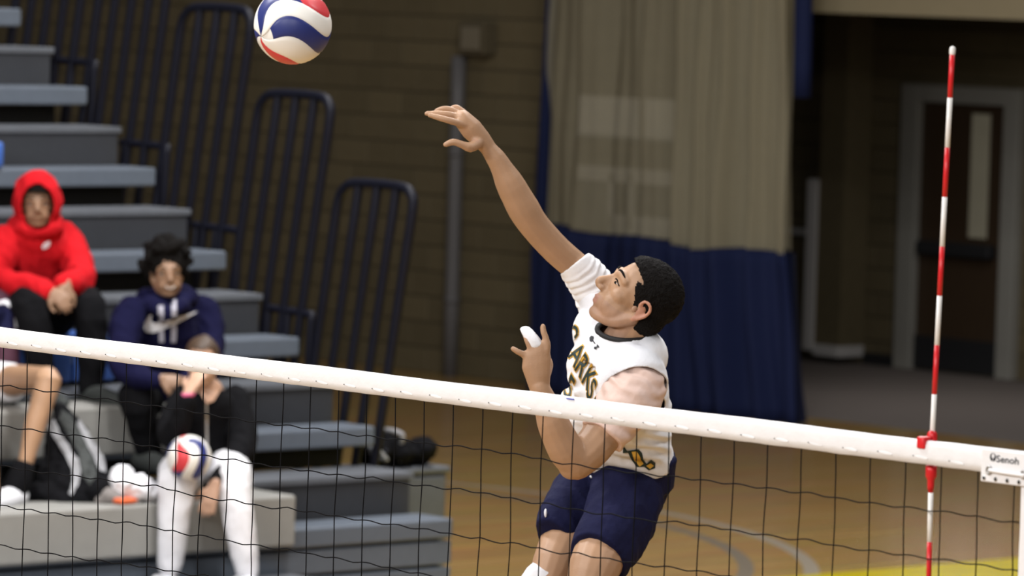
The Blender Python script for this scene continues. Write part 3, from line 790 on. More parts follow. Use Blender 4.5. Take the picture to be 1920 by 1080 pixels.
# right hand
d_ = (J(866, 224, -.06) - J(917, 280, -.05)).normalized(); nn = cv(.62, .70, .35); ll = d_.cross(nn).normalized()
body.loft([(J(920, 283, -.05), cv(.70, .55, .2).normalized() * .020, cv(-.2, -.2, .9).normalized() * .021), (J(903, 262, -.055), cv(.72, .6, .15).normalized() * .026, cv(-.1, -.1, 1) * .026),
           (J(884, 242, -.06), cv(.70, .65, .1).normalized() * .030, cv(0, 0, 1) * .033), (J(868, 225, -.06), cv(.6, .75, .1).normalized() * .026, cv(0, 0, 1) * .036)], 14)
body.tube([J(872, 234, -.085), J(850, 228, -.10), J(828, 222, -.105), J(806, 216, -.10)], [.0115, .0098, .009, .0072], 8, 3)      # index
body.tube([J(868, 224, -.065), J(846, 216, -.075), J(822, 213, -.075), J(800, 213, -.07)], [.0115, .010, .009, .0072], 8, 3)       # middle
body.tube([J(866, 218, -.040), J(848, 207, -.045), J(832, 204, -.045), J(818, 208, -.04)], [.011, .0096, .0086, .007], 8, 3)       # ring
body.tube([J(870, 212, -.022), J(857, 202, -.02), J(848, 203, -.018), J(840, 209, -.016)], [.0105, .0088, .0078, .0066], 8, 3)    # little
body.tube([J(896, 268, -.075), J(882, 276, -.095), J(866, 271, -.105), J(850, 266, -.11), J(836, 271, -.11)], [.017, .0145, .0105, .0098, .008], 8, 3)  # thumb
# left arm, folded in front
body.tube([J(1185, 735, -.11), J(1150, 785, -.15), J(1112, 838, -.19), J(1080, 868, -.215)], [.060, .056, .052, .046], 14, 3)
body.tube([J(1082, 866, -.215), J(1062, 845, -.23), J(1040, 800, -.25), J(1024, 760, -.265), J(1012, 727, -.275)], [.047, .049, .044, .034, .027], 14, 3)
body.sph(J(1072, 874, -.215), 0.036)
# left hand seen from the back
body.loft([(J(1012, 728, -.275), cv(1, .25, 0).normalized() * .027, cv(0, 0, 1) * .021), (J(1009, 705, -.28), cv(1, .2, 0).normalized() * .034, cv(0, 0, 1) * .021),
           (J(1006, 682, -.285), cv(1, .3, 0).normalized() * .041, cv(0, 0, 1) * .018), (J(1005, 662, -.288), cv(1, .40, 0).normalized() * .038, cv(0, 0, 1) * .015), (J(1006, 651, -.288), cv(1, .42, 0).normalized() * .033, cv(0, 0, 1) * .013)], 16)
body.tube([J(1023, 668, -.288), J(1026, 649, -.29), J(1022, 630, -.29), J(1019, 622, -.29), J(1018, 612, -.288)], [.0105, .0102, .0088, .0085, .0076], 8, 3)
body.tube([J(1010, 660, -.288), J(1004, 645, -.29), J(998, 634, -.29), J(990, 622, -.275)], [.0105, .0100, .0095, .007], 8, 3)
body.tube([J(999, 663, -.288), J(994, 650, -.29), J(989, 638, -.29), J(983, 624, -.275)], [.0105, .0100, .0092, .007], 8, 3)
body.tube([J(990, 674, -.286), J(984, 666, -.288), J(972, 660, -.292), J(962, 654, -.292)], [.0105, .0095, .0084, .0074], 8, 3)
body.tube([J(1024, 700, -.27), J(1029, 684, -.262), J(1024, 668, -.25), J(1014, 660, -.245)], [.014, .0125, .0098, .008], 8, 3)
# legs: near (left) and far (right), shins folded back
body.tube([J(1178, 915, .17), J(1150, 990, .05), J(1118, 1055, -.05), J(1104, 1090, -.09)], [.095, .083, .070, .060], 16, 3)
body.tube([J(1104, 1092, -.09), J(1150, 1130, .05), J(1215, 1170, .22), J(1245, 1190, .30)], [.058, .056, .042, .034], 14, 3)
body.tube([J(1130, 905, .36), J(1080, 975, .24), J(1045, 1045, .14), J(1030, 1085, .10)], [.090, .076, .062, .054], 16, 3)
body.tube([J(1030, 1088, .10), J(1075, 1135, .24), J(1130, 1180, .42), J(1155, 1198, .50)], [.054, .053, .040, .034], 14, 3)
for (p, q) in ((J(1245, 1190, .30), J(1275, 1235, .30)), (J(1155, 1198, .50), J(1185, 1245, .50))):
    body.tube([p, p.lerp(q, 0.5), q], [.034, .036, .028], 10, 3)
bo = body.remesh('body', M_SKIN, 0.0036, 4, player)
def hl(co): d = co - hC; return d.dot(hF), d.dot(hL), d.dot(hU)
def in_lip(c):
    f, l, u = hl(c); return f > 0.085 and abs(l) < 0.022 and -0.080 < u < -0.055
def in_jaw(c):
    f, l, u = hl(c); return c.z > 2.3 and (c - hC).length < 0.16 and u < -0.052 + 0.35 * max(0, 0.03 - f) and f > -0.03 and u > -0.14 and not in_lip(c)
paint(bo, M_STUBBLE, in_jaw); paint(bo, M_LIP, in_lip)
paint(bo, M_PINK, lambda c: (lambda t: -0.04 < t[0] < 0.0 and t[1] > 0.0775 and -0.055 < t[2] < 0.02)(hl(c)))
tw = J(893, 268, -.08)
paint(bo, M_STUBBLE, lambda c: (c - J(891, 266, -.085)).length < 0.012)
face_bits(H, hF, hL, hU, 1.0, player, M_HAIR, lidded=True)
MB().ell(H(0.0015, 0.0785, -0.020), hF * 0.007, hL * 0.0025, hU * 0.009, 10, 6).build('ear_hollow', M_STUBBLE, player, True)
# short hair
hair = MB()
hair.ell(H(-0.012, 0, 0.030), hF * 0.099, hL * 0.084, hU * 0.090, 28, 18)
hair.ell(H(-0.040, 0, -0.022), hF * 0.060, hL * 0.072, hU * 0.065, 24, 16)
hair.ell(H(0.018, 0, 0.060), hF * 0.062, hL * 0.064, hU * 0.052, 24, 16)
ho = hair.remesh('hair', M_HAIR, 0.0034, 2, player, wrinkle=lambda co: 0.0022 * noise.noise(co * 210) + 0.002 * noise.noise(co * 90))
def bald(co):
    f, l, u = hl(co)
    l = abs(l)
    if u > 0.088: return False
    line = [(-0.05, 0.006), (-0.015, 0.010), (0.0, 0.018), (0.022, 0.034), (0.045, 0.042), (0.060, 0.058), (0.088, 0.085)]
    if u < -0.010: g = -0.030 if u < -0.026 else -0.004 + (u + 0.026) * 1.2
    else:
        g = 0.09
        for (u0, f0), (u1, f1) in zip(line, line[1:]):
            if u0 <= u <= u1: g = f0 + (f1 - f0) * (u - u0) / (u1 - u0); break
    if u > 0.045: g -= 0.018 * max(0, l - 0.03) / 0.04
    if f > g: return True
    return u < -0.082
trim(ho, bald); solid(ho, 0.003, -1)
ho['label'] = 'short black hair'

# undershirt sleeves
us = MB()
us.loft([(J(1077, 494, .087), cv(.80, .60, 0).normalized() * .049, cv(0, 0, 1) * .049), (J(1092, 511, .10), cv(.80, .60, 0).normalized() * .054, cv(0, 0, 1) * .054), (J(1108, 532, .12), cv(.80, .60, 0).normalized() * .058, cv(0, 0, 1) * .060), (J(1122, 556, .14), cv(.80, .60, 0).normalized() * .064, cv(0, 0, 1) * .062)], 24, 'flat')
us.ell(J(1122, 560, .13), CR * .062, CU * .066, CF * .066)
ax2 = (J(1077, 494, .087) - J(1122, 556, .14)).normalized()
so = us.remesh('undershirt_sleeve', M_UNDER, 0.004, 2, player, wrinkle=lambda co: 0.0030 * math.sin((co - J(1077, 494, .087)).dot(ax2) * 300 + 3.0 * noise.noise(co * 22)) * min(1.0, max(0.0, (co - J(1078, 495, .087)).dot(-ax2) * 40)))
so['label'] = 'white compression sleeve'
us = MB()
sd = (J(1128, 818, -.175) - J(1186, 736, -.115)).normalized(); e1 = (cv(.58, -.40, .5)); e1 = (e1 - sd * e1.dot(sd)).normalized(); e2 = sd.cross(e1)
us.loft([(J(1192, 726, -.10), e1 * .082, e2 * .080), (J(1178, 748, -.125), e1 * .082, e2 * .082), (J(1160, 776, -.145), e1 * .073, e2 * .073), (J(1144, 798, -.16), e1 * .067, e2 * .066), (J(1128, 819, -.175), e1 * .063, e2 * .062)], 28, 'flat')
us.ell(J(1190, 730, -.10), CR * .084, CU * .084, CF * .084)
so = us.remesh('undershirt_sleeve', M_SHEER, 0.004, 3, player, wrinkle=lambda co: 0.0022 * math.sin((co - J(1186, 736, -.115)).dot(cv(.55, .8, .2)) * 190 + 4 * noise.noise(co * 14)) + 0.002 * noise.noise(co * 40))
so['label'] = 'sheer pinkish undershirt sleeve'

# jersey
js = MB()
g = 0.012
js.loft([ring(1180, 877, .235, (.38, -.16, .91), .166, .118)] + [ring(x, y, z, a, w_ + g, d_ + g) for (x, y, z, a, w_, d_) in TOR[2:]], 28, 'flat')
sc = J(1184, 715, -.08)
js.ell(sc, CR * .098, CU * .102, CF * .098, 24, 16)
js.ell(J(1210, 668, -.03), CR * .060, CU * .072, CF * .085, 20, 12)
js.ell(J(1122, 575, .12), CR * .055, CU * .058, CF * .07, 20, 12)
js.ell(J(1122, 622, .09), CR * .072, CU * .075, CF * .09, 20, 12)
js.ell(J(1110, 690, .06), CR * .066, CU * .09, CF * .10, 20, 12)
js.ell(J(1105, 770, .10), CR * .085, CU * .085, CF * .09, 20, 12)
js.ell(J(1140, 840, .16), CR * .085, CU * .075, CF * .09, 20, 12)
nc = J(1171, 618, -.04); ne1 = cv(-1, .04, 0).normalized() * .073; ne2 = cv(0, -.38, .92).normalized() * .070
nN = ne2.cross(ne1).normalized()
if nN.dot(CU) < 0: nN = -nN
js.loft([(nc, ne1 * 1.06, ne2 * 1.06), (nc - nN * .012, ne1 * 1.10, ne2 * 1.10), (nc - nN * .035, ne1 * 1.35, ne2 * 1.35), (nc - nN * .075, ne1 * 1.6, ne2 * 1.6)], 28, 'flat')
def jw(co):
    low = max(0.0, min(1.0, (2.36 - co.z) / 0.12))
    crease = 0.006 * low * math.sin(co.dot(cv(.30, .95, 0)) * 165 + 4 * noise.noise(co * 8)) * max(0.0, 0.35 + noise.noise(co * 6))
    return crease + 0.005 * (0.5 - abs(noise.noise(Vector((co.dot(CR) * 15, co.dot(CU) * 8 + 3, co.dot(CF) * 8))))) + 0.0035 * noise.noise(Vector((co.dot(CR) * 16, co.dot(CU) * 9, co.dot(CF) * 9))) + 0.0035 * math.sin(co.dot(cv(.5, .85, 0)) * 70 + 5 * noise.noise(co * 9)) * max(0.0, noise.noise(co * 7 + Vector((3, 1, 0)))) * 1.6
jo = js.remesh('jersey', M_JERSEY, 0.0045, 5, player, wrinkle=jw)
cut_near(jo, J(1183, 722, -.12), cv(.2, -.72, .66).normalized(), sc, 0.125)
def neckhole(co):
    d = co - nc; h = d.dot(nN); r = (d - nN * h).length
    return -0.02 < h < 0.06 and r < 0.067
trim(jo, neckhole)
solid(jo, 0.004, -1)
JT = bvh(jo)
pts = []
for k in range(33):
    a = 2 * math.pi * k / 32; p = nc + ne1 * math.cos(a) + ne2 * math.sin(a) - nN * 0.002
    pts.append(p)
MB().tube(pts, 0.0075, 8, 1).build('neck_trim', M_BLACK, player, True)
# printing on the jersey
def letter(ch, foot, adv, up, name='letter', size=1.0):
    for (off, mm, lift) in ((0.05, M_GOLD, 0.0025), (0.012, M_DKGREEN, 0.0040)):
        fn = lambda x, y: (foot[0] + adv[0] * x / 0.62 + up[0] * y / 0.70, foot[1] + adv[1] * x / 0.62 + up[1] * y / 0.70, 0)
        bm = text_bm(ch, fn, size, off)
        decal_bm(name, bm, JT, mm, jo, lift, PZ, 2)
for ch, foot, adv, up in (('C', (1057, 632), (9, 17), (20, -30)), ('L', (1061, 652), (10, 18), (21, -30)), ('A', (1066, 668), (11, 20), (22, -30)), ('R', (1077, 690), (12, 20), (20, -31)),
                          ('K', (1090, 713), (12, 20), (18, -32)), ('S', (1099, 738), (10, 20), (15, -33)), ('O', (1106, 765), (9, 20), (14, -32))):
    letter(ch, foot, adv, up)
letter('5', (1056, 736), (14, 26), (14, -40), 'number')
Z7 = lambda x, y: (1040 + 0.185 * x, 580 + 0.185 * y)
decal('emblem', [[Z7(*p) for p in q] for q in ([(355, 290), (375, 270), (400, 275), (398, 295), (382, 292), (385, 315), (375, 332), (358, 325)], [(384, 296), (415, 345), (408, 352), (378, 318)], [(402, 380), (428, 378), (430, 352), (450, 372), (452, 388), (430, 390), (424, 408), (404, 404)])], JT, M_INK, jo, 0.003)
Z1 = lambda x, y: (960 + 0.296 * x, 760 + 0.296 * y)
decal('side_stripe', [[Z1(*p) for p in [(705, 250), (730, 290), (760, 282), (800, 276), (822, 300), (832, 340), (852, 368), (880, 342), (908, 362), (905, 398), (865, 412), (835, 388), (790, 390), (762, 352), (735, 300), (703, 302)]]], JT, M_DKGREEN, jo, 0.003)
decal('side_stripe', [[Z1(*p) for p in q] for q in ([(757, 292), (788, 290), (806, 318), (832, 368), (808, 386), (775, 345)], [(848, 382), (878, 362), (896, 382), (872, 402)])], JT, M_GOLD, jo, 0.0045)
# finger tape
MB().loft([(J(1005, 647, -.29), cv(1, .38, 0).normalized() * .0185, CF * .0125), (J(998, 636, -.29), cv(1, .38, 0).normalized() * .0180, CF * .0120), (J(988, 621, -.283), cv(1, .30, 0).normalized() * .0150, CF * .0105), (J(985, 617, -.279), cv(1, .25, 0).normalized() * .0135, CF * .010)], 16).build('finger_tape', M_WHITECLOTH, player, True)
# shorts
sh = MB()
sh.loft([ring(1183, 862, .22, (.38, -.12, .91), .160, .112), ring(1178, 890, .25, (.40, -.08, .91), .170, .113), ring(1175, 925, .26, (.40, -.05, .91), .17, .112)], 24, 'flat')
def leg(ps):
    out = []
    for i, (p, r1, r2, u) in enumerate(ps):
        t = (ps[min(i + 1, len(ps) - 1)][0] - ps[max(i - 1, 0)][0]).normalized(); uu = cv(*u); uu = (uu - t * uu.dot(t)).normalized()
        out.append((p, uu * r1, t.cross(uu) * r2))
    return out
sh.loft(leg([(J(1180, 905, .18), .098, .11, (1, .4, 0)), (J(1170, 950, .11), .098, .108, (1, .4, 0)), (J(1150, 1000, .04), .088, .098, (1, .42, 0)), (J(1121, 1049, -.04), .078, .090, (1, .42, 0))]), 24, 'flat')
sh.loft(leg([(J(1128, 900, .36), .092, .10, (1, .4, 0)), (J(1092, 940, .28), .088, .098, (1, .4, 0)), (J(1062, 980, .21), .074, .090, (1, .5, 0)), (J(1044, 1014, .16), .052, .080, (1, .55, 0))]), 24, 'flat')
sh.ell(J(1196, 915, .22), CR * .080, CU * .095, CF * .10)
sh.ell(J(1115, 905, .30), CR * .085, CU * .05, CF * .09)
shw = sh.remesh('shorts', M_NAVY, 0.0045, 3, player, wrinkle=wrk(0.008, 11, 2.0, 0.001))
shw['label'] = 'navy knee-length shorts'
MB().ell(J(1023, 962, .12), CR * .004, CU * .012, CF * .006).build('shorts_logo', M_WHITECLOTH, player, True)
MB().loft(leg([(J(1019, 1084, .11), .052, .053, (1, .4, 0)), (J(1014, 1092, .10), .060, .060, (1, .4, 0)), (J(1018, 1106, .09), .062, .062, (1, .4, 0)), (J(1030, 1124, .14), .056, .056, (1, .4, 0))]), 18).build('knee_pad', M_WHITECLOTH, player, True)
for (p, q) in ((J(1245, 1190, .30), J(1285, 1245, .28)), (J(1155, 1198, .50), J(1195, 1255, .48))):
    v = (q - p).normalized()
    MB().tube([p - v * 0.02 + cv(.05, .0, 0), p + cv(.02, -.02, 0), p.lerp(q, 0.6), q + v * 0.12], [.045, .050, .046, .036], 14, 3).build('shoe', M_WHITECLOTH, player, True)

# ------------------------------------------------------------------ spectators
def K(px, py, z): return at(px, py, z)
FWD = Vector((1, 0, 0)); LEFT = Vector((0, 1, 0))
def torso(mb, pts, g=0.0, side=LEFT, fwd=FWD):
    """pts: (point, halfwidth, halfdepth)"""
    mb.loft([(p, side * (a + g), fwd * (b + g)) for p, a, b in pts], 20)

# --- spectator in the red hoodie
red = thing('person', 'seated spectator in a bright red hooded sweatshirt with hands clasped', 'person', K(110, 742, 24.5), 'spectators seated on the bleacher')
lF = cv(.10, -.12, .98).normalized(); lL = cv(.98, .02, -.10); lL = (lL - lF * lL.dot(lF)).normalized(); lU = lF.cross(lL); lU = lU if lU.dot(CU) > 0 else -lU
b = MB()
hc = K(70, 380, 24.72)
Hr = head_shape(b, hc, lF, lL, lU, 0.98)
torso(b, [(K(58, 612, 24.98), .15, .11), (K(60, 540, 24.95), .14, .10), (K(64, 470, 24.85), .16, .11), (K(67, 435, 24.8), .10, .08)])
b.tube([K(68, 395, 24.75), K(66, 440, 24.8)], [.055, .06], 12, 3)
for pts, r_ in (([K(8, 462, 24.72), K(-12, 520, 24.6), K(30, 532, 24.5), K(92, 548, 24.42)], [.05, .045, .04, .028]), ([K(128, 455, 24.95), K(152, 505, 24.8), K(140, 530, 24.6), K(118, 542, 24.45)], [.05, .045, .04, .028])):
    b.tube(pts, r_, 12, 3)
hand_shape(b, K(92, 545, 24.42), (K(122, 566, 24.38) - K(92, 545, 24.42)), cv(-.3, .5, .8), 1, 0.5, 1.0)
hand_shape(b, K(126, 533, 24.46), (K(110, 580, 24.40) - K(126, 533, 24.46)), cv(.3, .3, .9), -1, 0.55, 1.0)
for pts in ([K(38, 600, 24.95), K(45, 572, 24.6), K(55, 580, 24.38), K(70, 660, 24.42), K(78, 735, 24.5)], [K(85, 600, 25.05), K(130, 572, 24.8), K(168, 578, 24.58), K(172, 660, 24.60), K(172, 735, 24.62)]):
    b.tube(pts, [.08, .078, .06, .05, .038], 12, 3)
b.remesh('body', M_SKIN2, 0.007, 2, red)
face_bits(Hr, lF, lL, lU, 0.98, red, M_HAIR)
h = MB()
torso(h, [(K(58, 600, 24.98), .175, .14), (K(60, 540, 24.95), .185, .14), (K(64, 480, 24.86), .195, .14), (K(66, 448, 24.82), .175, .12), (K(68, 425, 24.80), .11, .10)])
h.tube([K(14, 452, 24.74), K(-4, 500, 24.66), K(-14, 524, 24.58), K(34, 533, 24.5), K(84, 547, 24.43)], [.082, .075, .070, .062, .045], 14, 3)
h.tube([K(122, 448, 24.95), K(142, 490, 24.85), K(150, 520, 24.72), K(140, 532, 24.58), K(122, 533, 24.49)], [.080, .075, .068, .060, .045], 14, 3)
hr = h.remesh('hoodie', M_REDCLOTH, 0.008, 3, red, wrinkle=wrk(0.020, 8, 1.0, 0.003, 40)); hr['label'] = 'bright red hooded sweatshirt'
h = MB()
Hh = lambda f, l, u: hc + lF * f + lL * l + lU * u
h.ell(Hh(-0.012, 0, 0.005), lF * .125, lL * .118, lU * .150, 28, 18)
h.ell(Hh(-0.03, -0.01, -0.12), lF * .12, lL * .135, lU * .085, 24, 14)
hd = h.remesh('hood', M_REDCLOTH, 0.006, 3, red, wrinkle=wrk(0.012, 12, 5.0))
def facehole(co):
    d = co - hc; f, l, u = d.dot(lF), d.dot(lL), d.dot(lU)
    return f > 0.0 and (l / 0.082) ** 2 + ((u + 0.012) / 0.112) ** 2 < 1
trim(hd, facehole); solid(hd, 0.012, -1)
h = MB(); h.ell(Hh(-0.005, 0, 0.055), lF * .102, lL * .088, lU * .080, 20, 12)
hh = h.remesh('hair', M_HAIR, 0.006, 1, red, wrinkle=lambda co: 0.006 * noise.noise(co * 70)); trim(hh, lambda co: (co - hc).dot(lU) < 0.055 and (co - hc).dot(lF) > 0.0)
pz = MB()
for pts in ([K(38, 606, 24.97), K(46, 572, 24.6), K(58, 580, 24.40), K(72, 660, 24.42), K(80, 730, 24.5)], [K(85, 606, 25.05), K(130, 572, 24.8), K(166, 576, 24.58), K(172, 660, 24.60), K(170, 730, 24.62)]):
    pz.tube(pts, [.105, .10, .082, .07, .058], 14, 3)
pz.ell(K(62, 612, 24.95), LEFT * .18, FWD * .14, ZUP * .09)
pz.remesh('trousers', M_BLACKCLOTH, 0.008, 3, red, wrinkle=wrk(0.010, 10, 3.0))
for p in (K(82, 744, 24.45), K(186, 742, 24.55)):
    MB().tube([p + FWD * -.09, p, p + FWD * 0.10 - ZUP * 0.01, p + FWD * 0.16 - ZUP * 0.02], [.045, .05, .042, .03], 12, 3).build('shoe', M_DKSHOE, red, True)
decal('chest_logo', [[(78, 462), (84, 455), (94, 452), (93, 460), (88, 465), (80, 467)]], bvh(hr), M_WHITECLOTH, hr, 0.004, 24.7, 2)

# --- spectator in the navy hoodie
nav = thing('person', 'smiling seated spectator with curly black hair and a navy hoodie', 'person', K(300, 860, 24.4), 'spectators seated on the bleacher')
lF = cv(.22, -.10, .97).normalized(); lL = cv(.97, .05, -.22); lL = (lL - lF * lL.dot(lF)).normalized(); lU = lF.cross(lL); lU = lU if lU.dot(CU) > 0 else -lU
b = MB(); hc = K(313, 511, 24.50)
Hn = head_shape(b, hc, lF, lL, lU, 0.98)
torso(b, [(K(300, 745, 24.78), .15, .11), (K(304, 690, 24.72), .14, .10), (K(310, 610, 24.62), .17, .11), (K(312, 570, 24.58), .10, .08)])
b.tube([K(312, 520, 24.54), K(311, 575, 24.58)], [.053, .06], 12, 3)
b.tube([K(240, 590, 24.42), K(226, 660, 24.3), K(250, 700, 24.2), K(300, 711, 24.12)], [.05, .045, .04, .028], 12, 3)
b.tube([K(384, 585, 24.78), K(396, 660, 24.7), K(380, 705, 24.5), K(345, 714, 24.3)], [.05, .045, .04, .028], 12, 3)
hand_shape(b, K(298, 711, 24.12), K(326, 716, 24.12) - K(298, 711, 24.12), cv(0, .5, .8), 1, 0.5, 1.0)
hand_shape(b, K(348, 714, 24.3), K(322, 722, 24.2) - K(348, 714, 24.3), cv(0, .6, .8), -1, 0.5, 1.0)
LEGN = ([K(275, 770, 24.75), K(262, 750, 24.45), K(258, 748, 24.22), K(268, 800, 24.3), K(280, 850, 24.36)], [K(335, 772, 24.85), K(360, 752, 24.6), K(378, 750, 24.42), K(372, 805, 24.5), K(368, 852, 24.52)])
for pts in LEGN: b.tube(pts, [.08, .075, .058, .048, .036], 12, 3)
b.remesh('body', M_SKIN2, 0.007, 2, nav)
face_bits(Hn, lF, lL, lU, 0.98, nav, M_HAIR)
MB().tube([Hn(0.090, -0.024, -0.060), Hn(0.101, -0.010, -0.067), Hn(0.101, 0.010, -0.067), Hn(0.090, 0.024, -0.060)], .0018, 6, 3).build('teeth', M_WHITE, nav, True)
h = MB()
for i in range(150):
    a = RND.uniform(0, 6.28); e = RND.uniform(-0.6, 1.5)
    v = lF * (math.cos(e) * math.cos(a)) + lL * (math.cos(e) * math.sin(a)) + lU * math.sin(e)
    if v.dot(lF) > 0.40 and v.dot(lU) < 0.50: continue
    h.sph(hc + lU * 0.05 - lF * 0.015 + Vector(v) * RND.uniform(0.080, 0.122), RND.uniform(0.018, 0.030), 8, 6)
h.ell(hc + lU * 0.045 - lF * 0.02, lF * .095, lL * .092, lU * .088)
h.remesh('hair', M_HAIR, 0.007, 1, nav, wrinkle=lambda co: 0.008 * noise.noise(co * 60))
h = MB()
torso(h, [(K(300, 748, 24.78), .18, .14), (K(304, 700, 24.73), .185, .14), (K(309, 630, 24.64), .195, .14), (K(311, 590, 24.6), .175, .115), (K(312, 562, 24.57), .09, .09)])
h.tube([K(246, 588, 24.44), K(232, 640, 24.34), K(230, 680, 24.26), K(252, 702, 24.2), K(292, 711, 24.13)], [.078, .072, .068, .060, .043], 14, 3)
h.tube([K(380, 583, 24.78), K(392, 640, 24.72), K(388, 690, 24.6), K(372, 708, 24.45), K(352, 713, 24.32)], [.078, .072, .066, .058, .043], 14, 3)
h.tube([K(282, 568, 24.45), K(300, 582, 24.38), K(318, 588, 24.36), K(338, 578, 24.42), K(350, 560, 24.52)], .034, 10, 3)
h.tube([K(275, 560, 24.58), K(300, 552, 24.68), K(335, 552, 24.7), K(352, 560, 24.62)], .045, 10, 3)
hn = h.remesh('hoodie', M_NAVYCLOTH, 0.008, 3, nav, wrinkle=wrk(0.018, 8, 4.0, 0.002, 40)); hn['label'] = 'navy hooded sweatshirt'
T = bvh(hn)
Z2 = lambda x, y: (x / 3.0, 280 + y / 3.0)
for xx in ((905, 880, 908, 1085), (980, 848, 975, 1085)):
    decal('drawstring', [[Z2(xx[0] - 14, xx[1]), Z2(xx[0] + 14, xx[1]), Z2(xx[2] + 14, xx[3]), Z2(xx[2] - 14, xx[3])]], T, M_GREYCLOTH, hn, 0.006, 24.6, 3)
sw = [(862, 925), (830, 940), (808, 975), (806, 1005), (825, 1028), (860, 1032), (920, 1012), (1000, 975), (1060, 942), (1108, 912), (1060, 925), (980, 950), (905, 972), (868, 978), (850, 965), (852, 945)]
decal('chest_emblem', [[Z2(*p) for p in sw]], T, M_WHITECLOTH, hn, 0.008, 24.6, 4)
pz = MB()
for pts in LEGN: pz.tube(pts, [.105, .10, .082, .068, .055], 14, 3)
pz.ell(K(300, 752, 24.78), LEFT * .18, FWD * .14, ZUP * .09)
pz.remesh('trousers', M_BLACKCLOTH, 0.008, 3, nav, wrinkle=wrk(0.010, 10, 6.0))
for p in (K(284, 866, 24.3), K(372, 868, 24.45)):
    MB().tube([p + FWD * -.09, p, p + FWD * 0.10 - ZUP * 0.01, p + FWD * 0.15 - ZUP * 0.02], [.045, .05, .042, .03], 12, 3).build('shoe', M_DKSHOE, nav, True)

# --- spectator with the ball, black jacket and white trousers
gl = thing('person', 'seated spectator in black jacket and white trousers covering their face', 'person', K(390, 1090, 23.6), 'spectators seated on the bleacher')
lF = cv(-.05, -.30, .95).normalized(); lL = cv(.99, 0, .05); lL = (lL - lF * lL.dot(lF)).normalized(); lU = lF.cross(lL); lU = lU if lU.dot(CU) > 0 else -lU
b = MB(); hc = K(379, 676, 23.9)
Hg = head_shape(b, hc, lF, lL, lU, 0.93)
torso(b, [(K(380, 893, 24.15), .15, .11), (K(384, 830, 24.1), .12, .09), (K(388, 770, 24.05), .14, .10), (K(386, 730, 24.0), .09, .07)])
b.tube([K(380, 690, 23.94), K(386, 735, 24.0)], [.045, .05], 12, 3)
b.tube([K(338, 755, 23.95), K(318, 810, 23.8), K(330, 800, 23.7), K(345, 765, 23.66), K(352, 738, 23.66)], [.045, .042, .036, .030, .024], 12, 3)
hand_shape(b, K(352, 738, 23.66), K(372, 702, 23.70) - K(352, 738, 23.66), cv(-.5, 0, .8), -1, 0.35, 0.95)
b.tube([K(445, 755, 24.12), K(460, 825, 24.0), K(430, 875, 23.85), K(404, 908, 23.75)], [.045, .042, .034, .025], 12, 3)
hand_shape(b, K(402, 910, 23.74), K(384, 965, 23.72) - K(402, 910, 23.74), cv(-.2, .1, .95), 1, 0.25, 0.98)
LEGG = ([K(350, 888, 24.1), K(338, 884, 23.9), K(332, 892, 23.72), K(322, 985, 23.72), K(318, 1075, 23.75)], [K(415, 885, 24.15), K(430, 880, 23.95), K(438, 890, 23.80), K(450, 985, 23.78), K(464, 1078, 23.8)])
for pts in LEGG: b.tube(pts, [.08, .075, .056, .048, .034], 12, 3)
b.remesh('body', M_SKIN3, 0.007, 2, gl)
face_bits(Hg, lF, lL, lU, 0.93, gl, M_BROWNHAIR)
h = MB(); h.ell(hc + lU * 0.022 - lF * 0.014, lF * .098, lL * .083, lU * .092, 24, 14)
hh = h.remesh('hair', M_BROWNHAIR, 0.006, 2, gl, wrinkle=lambda co: 0.002 * noise.noise(co * 80))
trim(hh, lambda co: (co - hc).dot(lF) > 0.035 and (co - hc).dot(lU) < 0.075)
MB().ell(hc - lF * 0.10 + lU * 0.05, lF * .045, lL * .04, lU * .045).build('hair_bun', M_BROWNHAIR, gl, True)
h = MB()
torso(h, [(K(382, 888, 24.14), .165, .13), (K(385, 830, 24.1), .155, .12), (K(388, 775, 24.05), .165, .12), (K(388, 745, 24.02), .135, .10), (K(386, 730, 24.0), .07, .07)])
h.tube([K(345, 748, 23.96), K(322, 800, 23.84), K(322, 815, 23.76), K(335, 795, 23.70), K(349, 755, 23.66)], [.070, .066, .060, .052, .040], 14, 3)
h.tube([K(440, 750, 24.12), K(456, 815, 24.02), K(448, 850, 23.93), K(428, 880, 23.85), K(407, 902, 23.77)], [.070, .066, .062, .052, .042], 14, 3)
hg = h.remesh('jacket', M_BLACKCLOTH, 0.008, 3, gl, wrinkle=wrk(0.009, 9, 8.0, 0.002, 40)); hg['label'] = 'black zip jacket'
T = bvh(hg)
decal('open_collar', [[(376, 712), (402, 706), (417, 722), (400, 752), (387, 757), (376, 738)]], T, M_SKIN3, hg, 0.012, 24.0, 3)
decal('zip', [[(385, 757), (389, 757), (390, 835), (386, 835)]], T, M_METAL, hg, 0.006, 24.0, 3)
MB().loft([(K(350, 744, 23.66), CR * .032, CF * .032), (K(354, 737, 23.66), CR * .032, CF * .032)], 14, 'flat').build('wristband', M_PINKBAND, gl, True)
pz = MB()
LEGP = ([K(352, 888, 24.1), K(338, 886, 23.9), K(333, 898, 23.74), K(325, 985, 23.72), K(319, 1060, 23.75)], [K(412, 886, 24.15), K(430, 882, 23.95), K(437, 897, 23.82), K(449, 985, 23.78), K(463, 1068, 23.8)])
for pts in LEGP: pz.tube(pts, [.10, .098, .088, .070, .055], 14, 3)
pz.ell(K(382, 893, 24.15), LEFT * .17, FWD * .13, ZUP * .085)
pz.remesh('trousers', M_WHITECLOTH, 0.008, 3, gl, wrinkle=wrk(0.007, 10, 9.0, 0.001, 40))['label'] = 'white trousers'
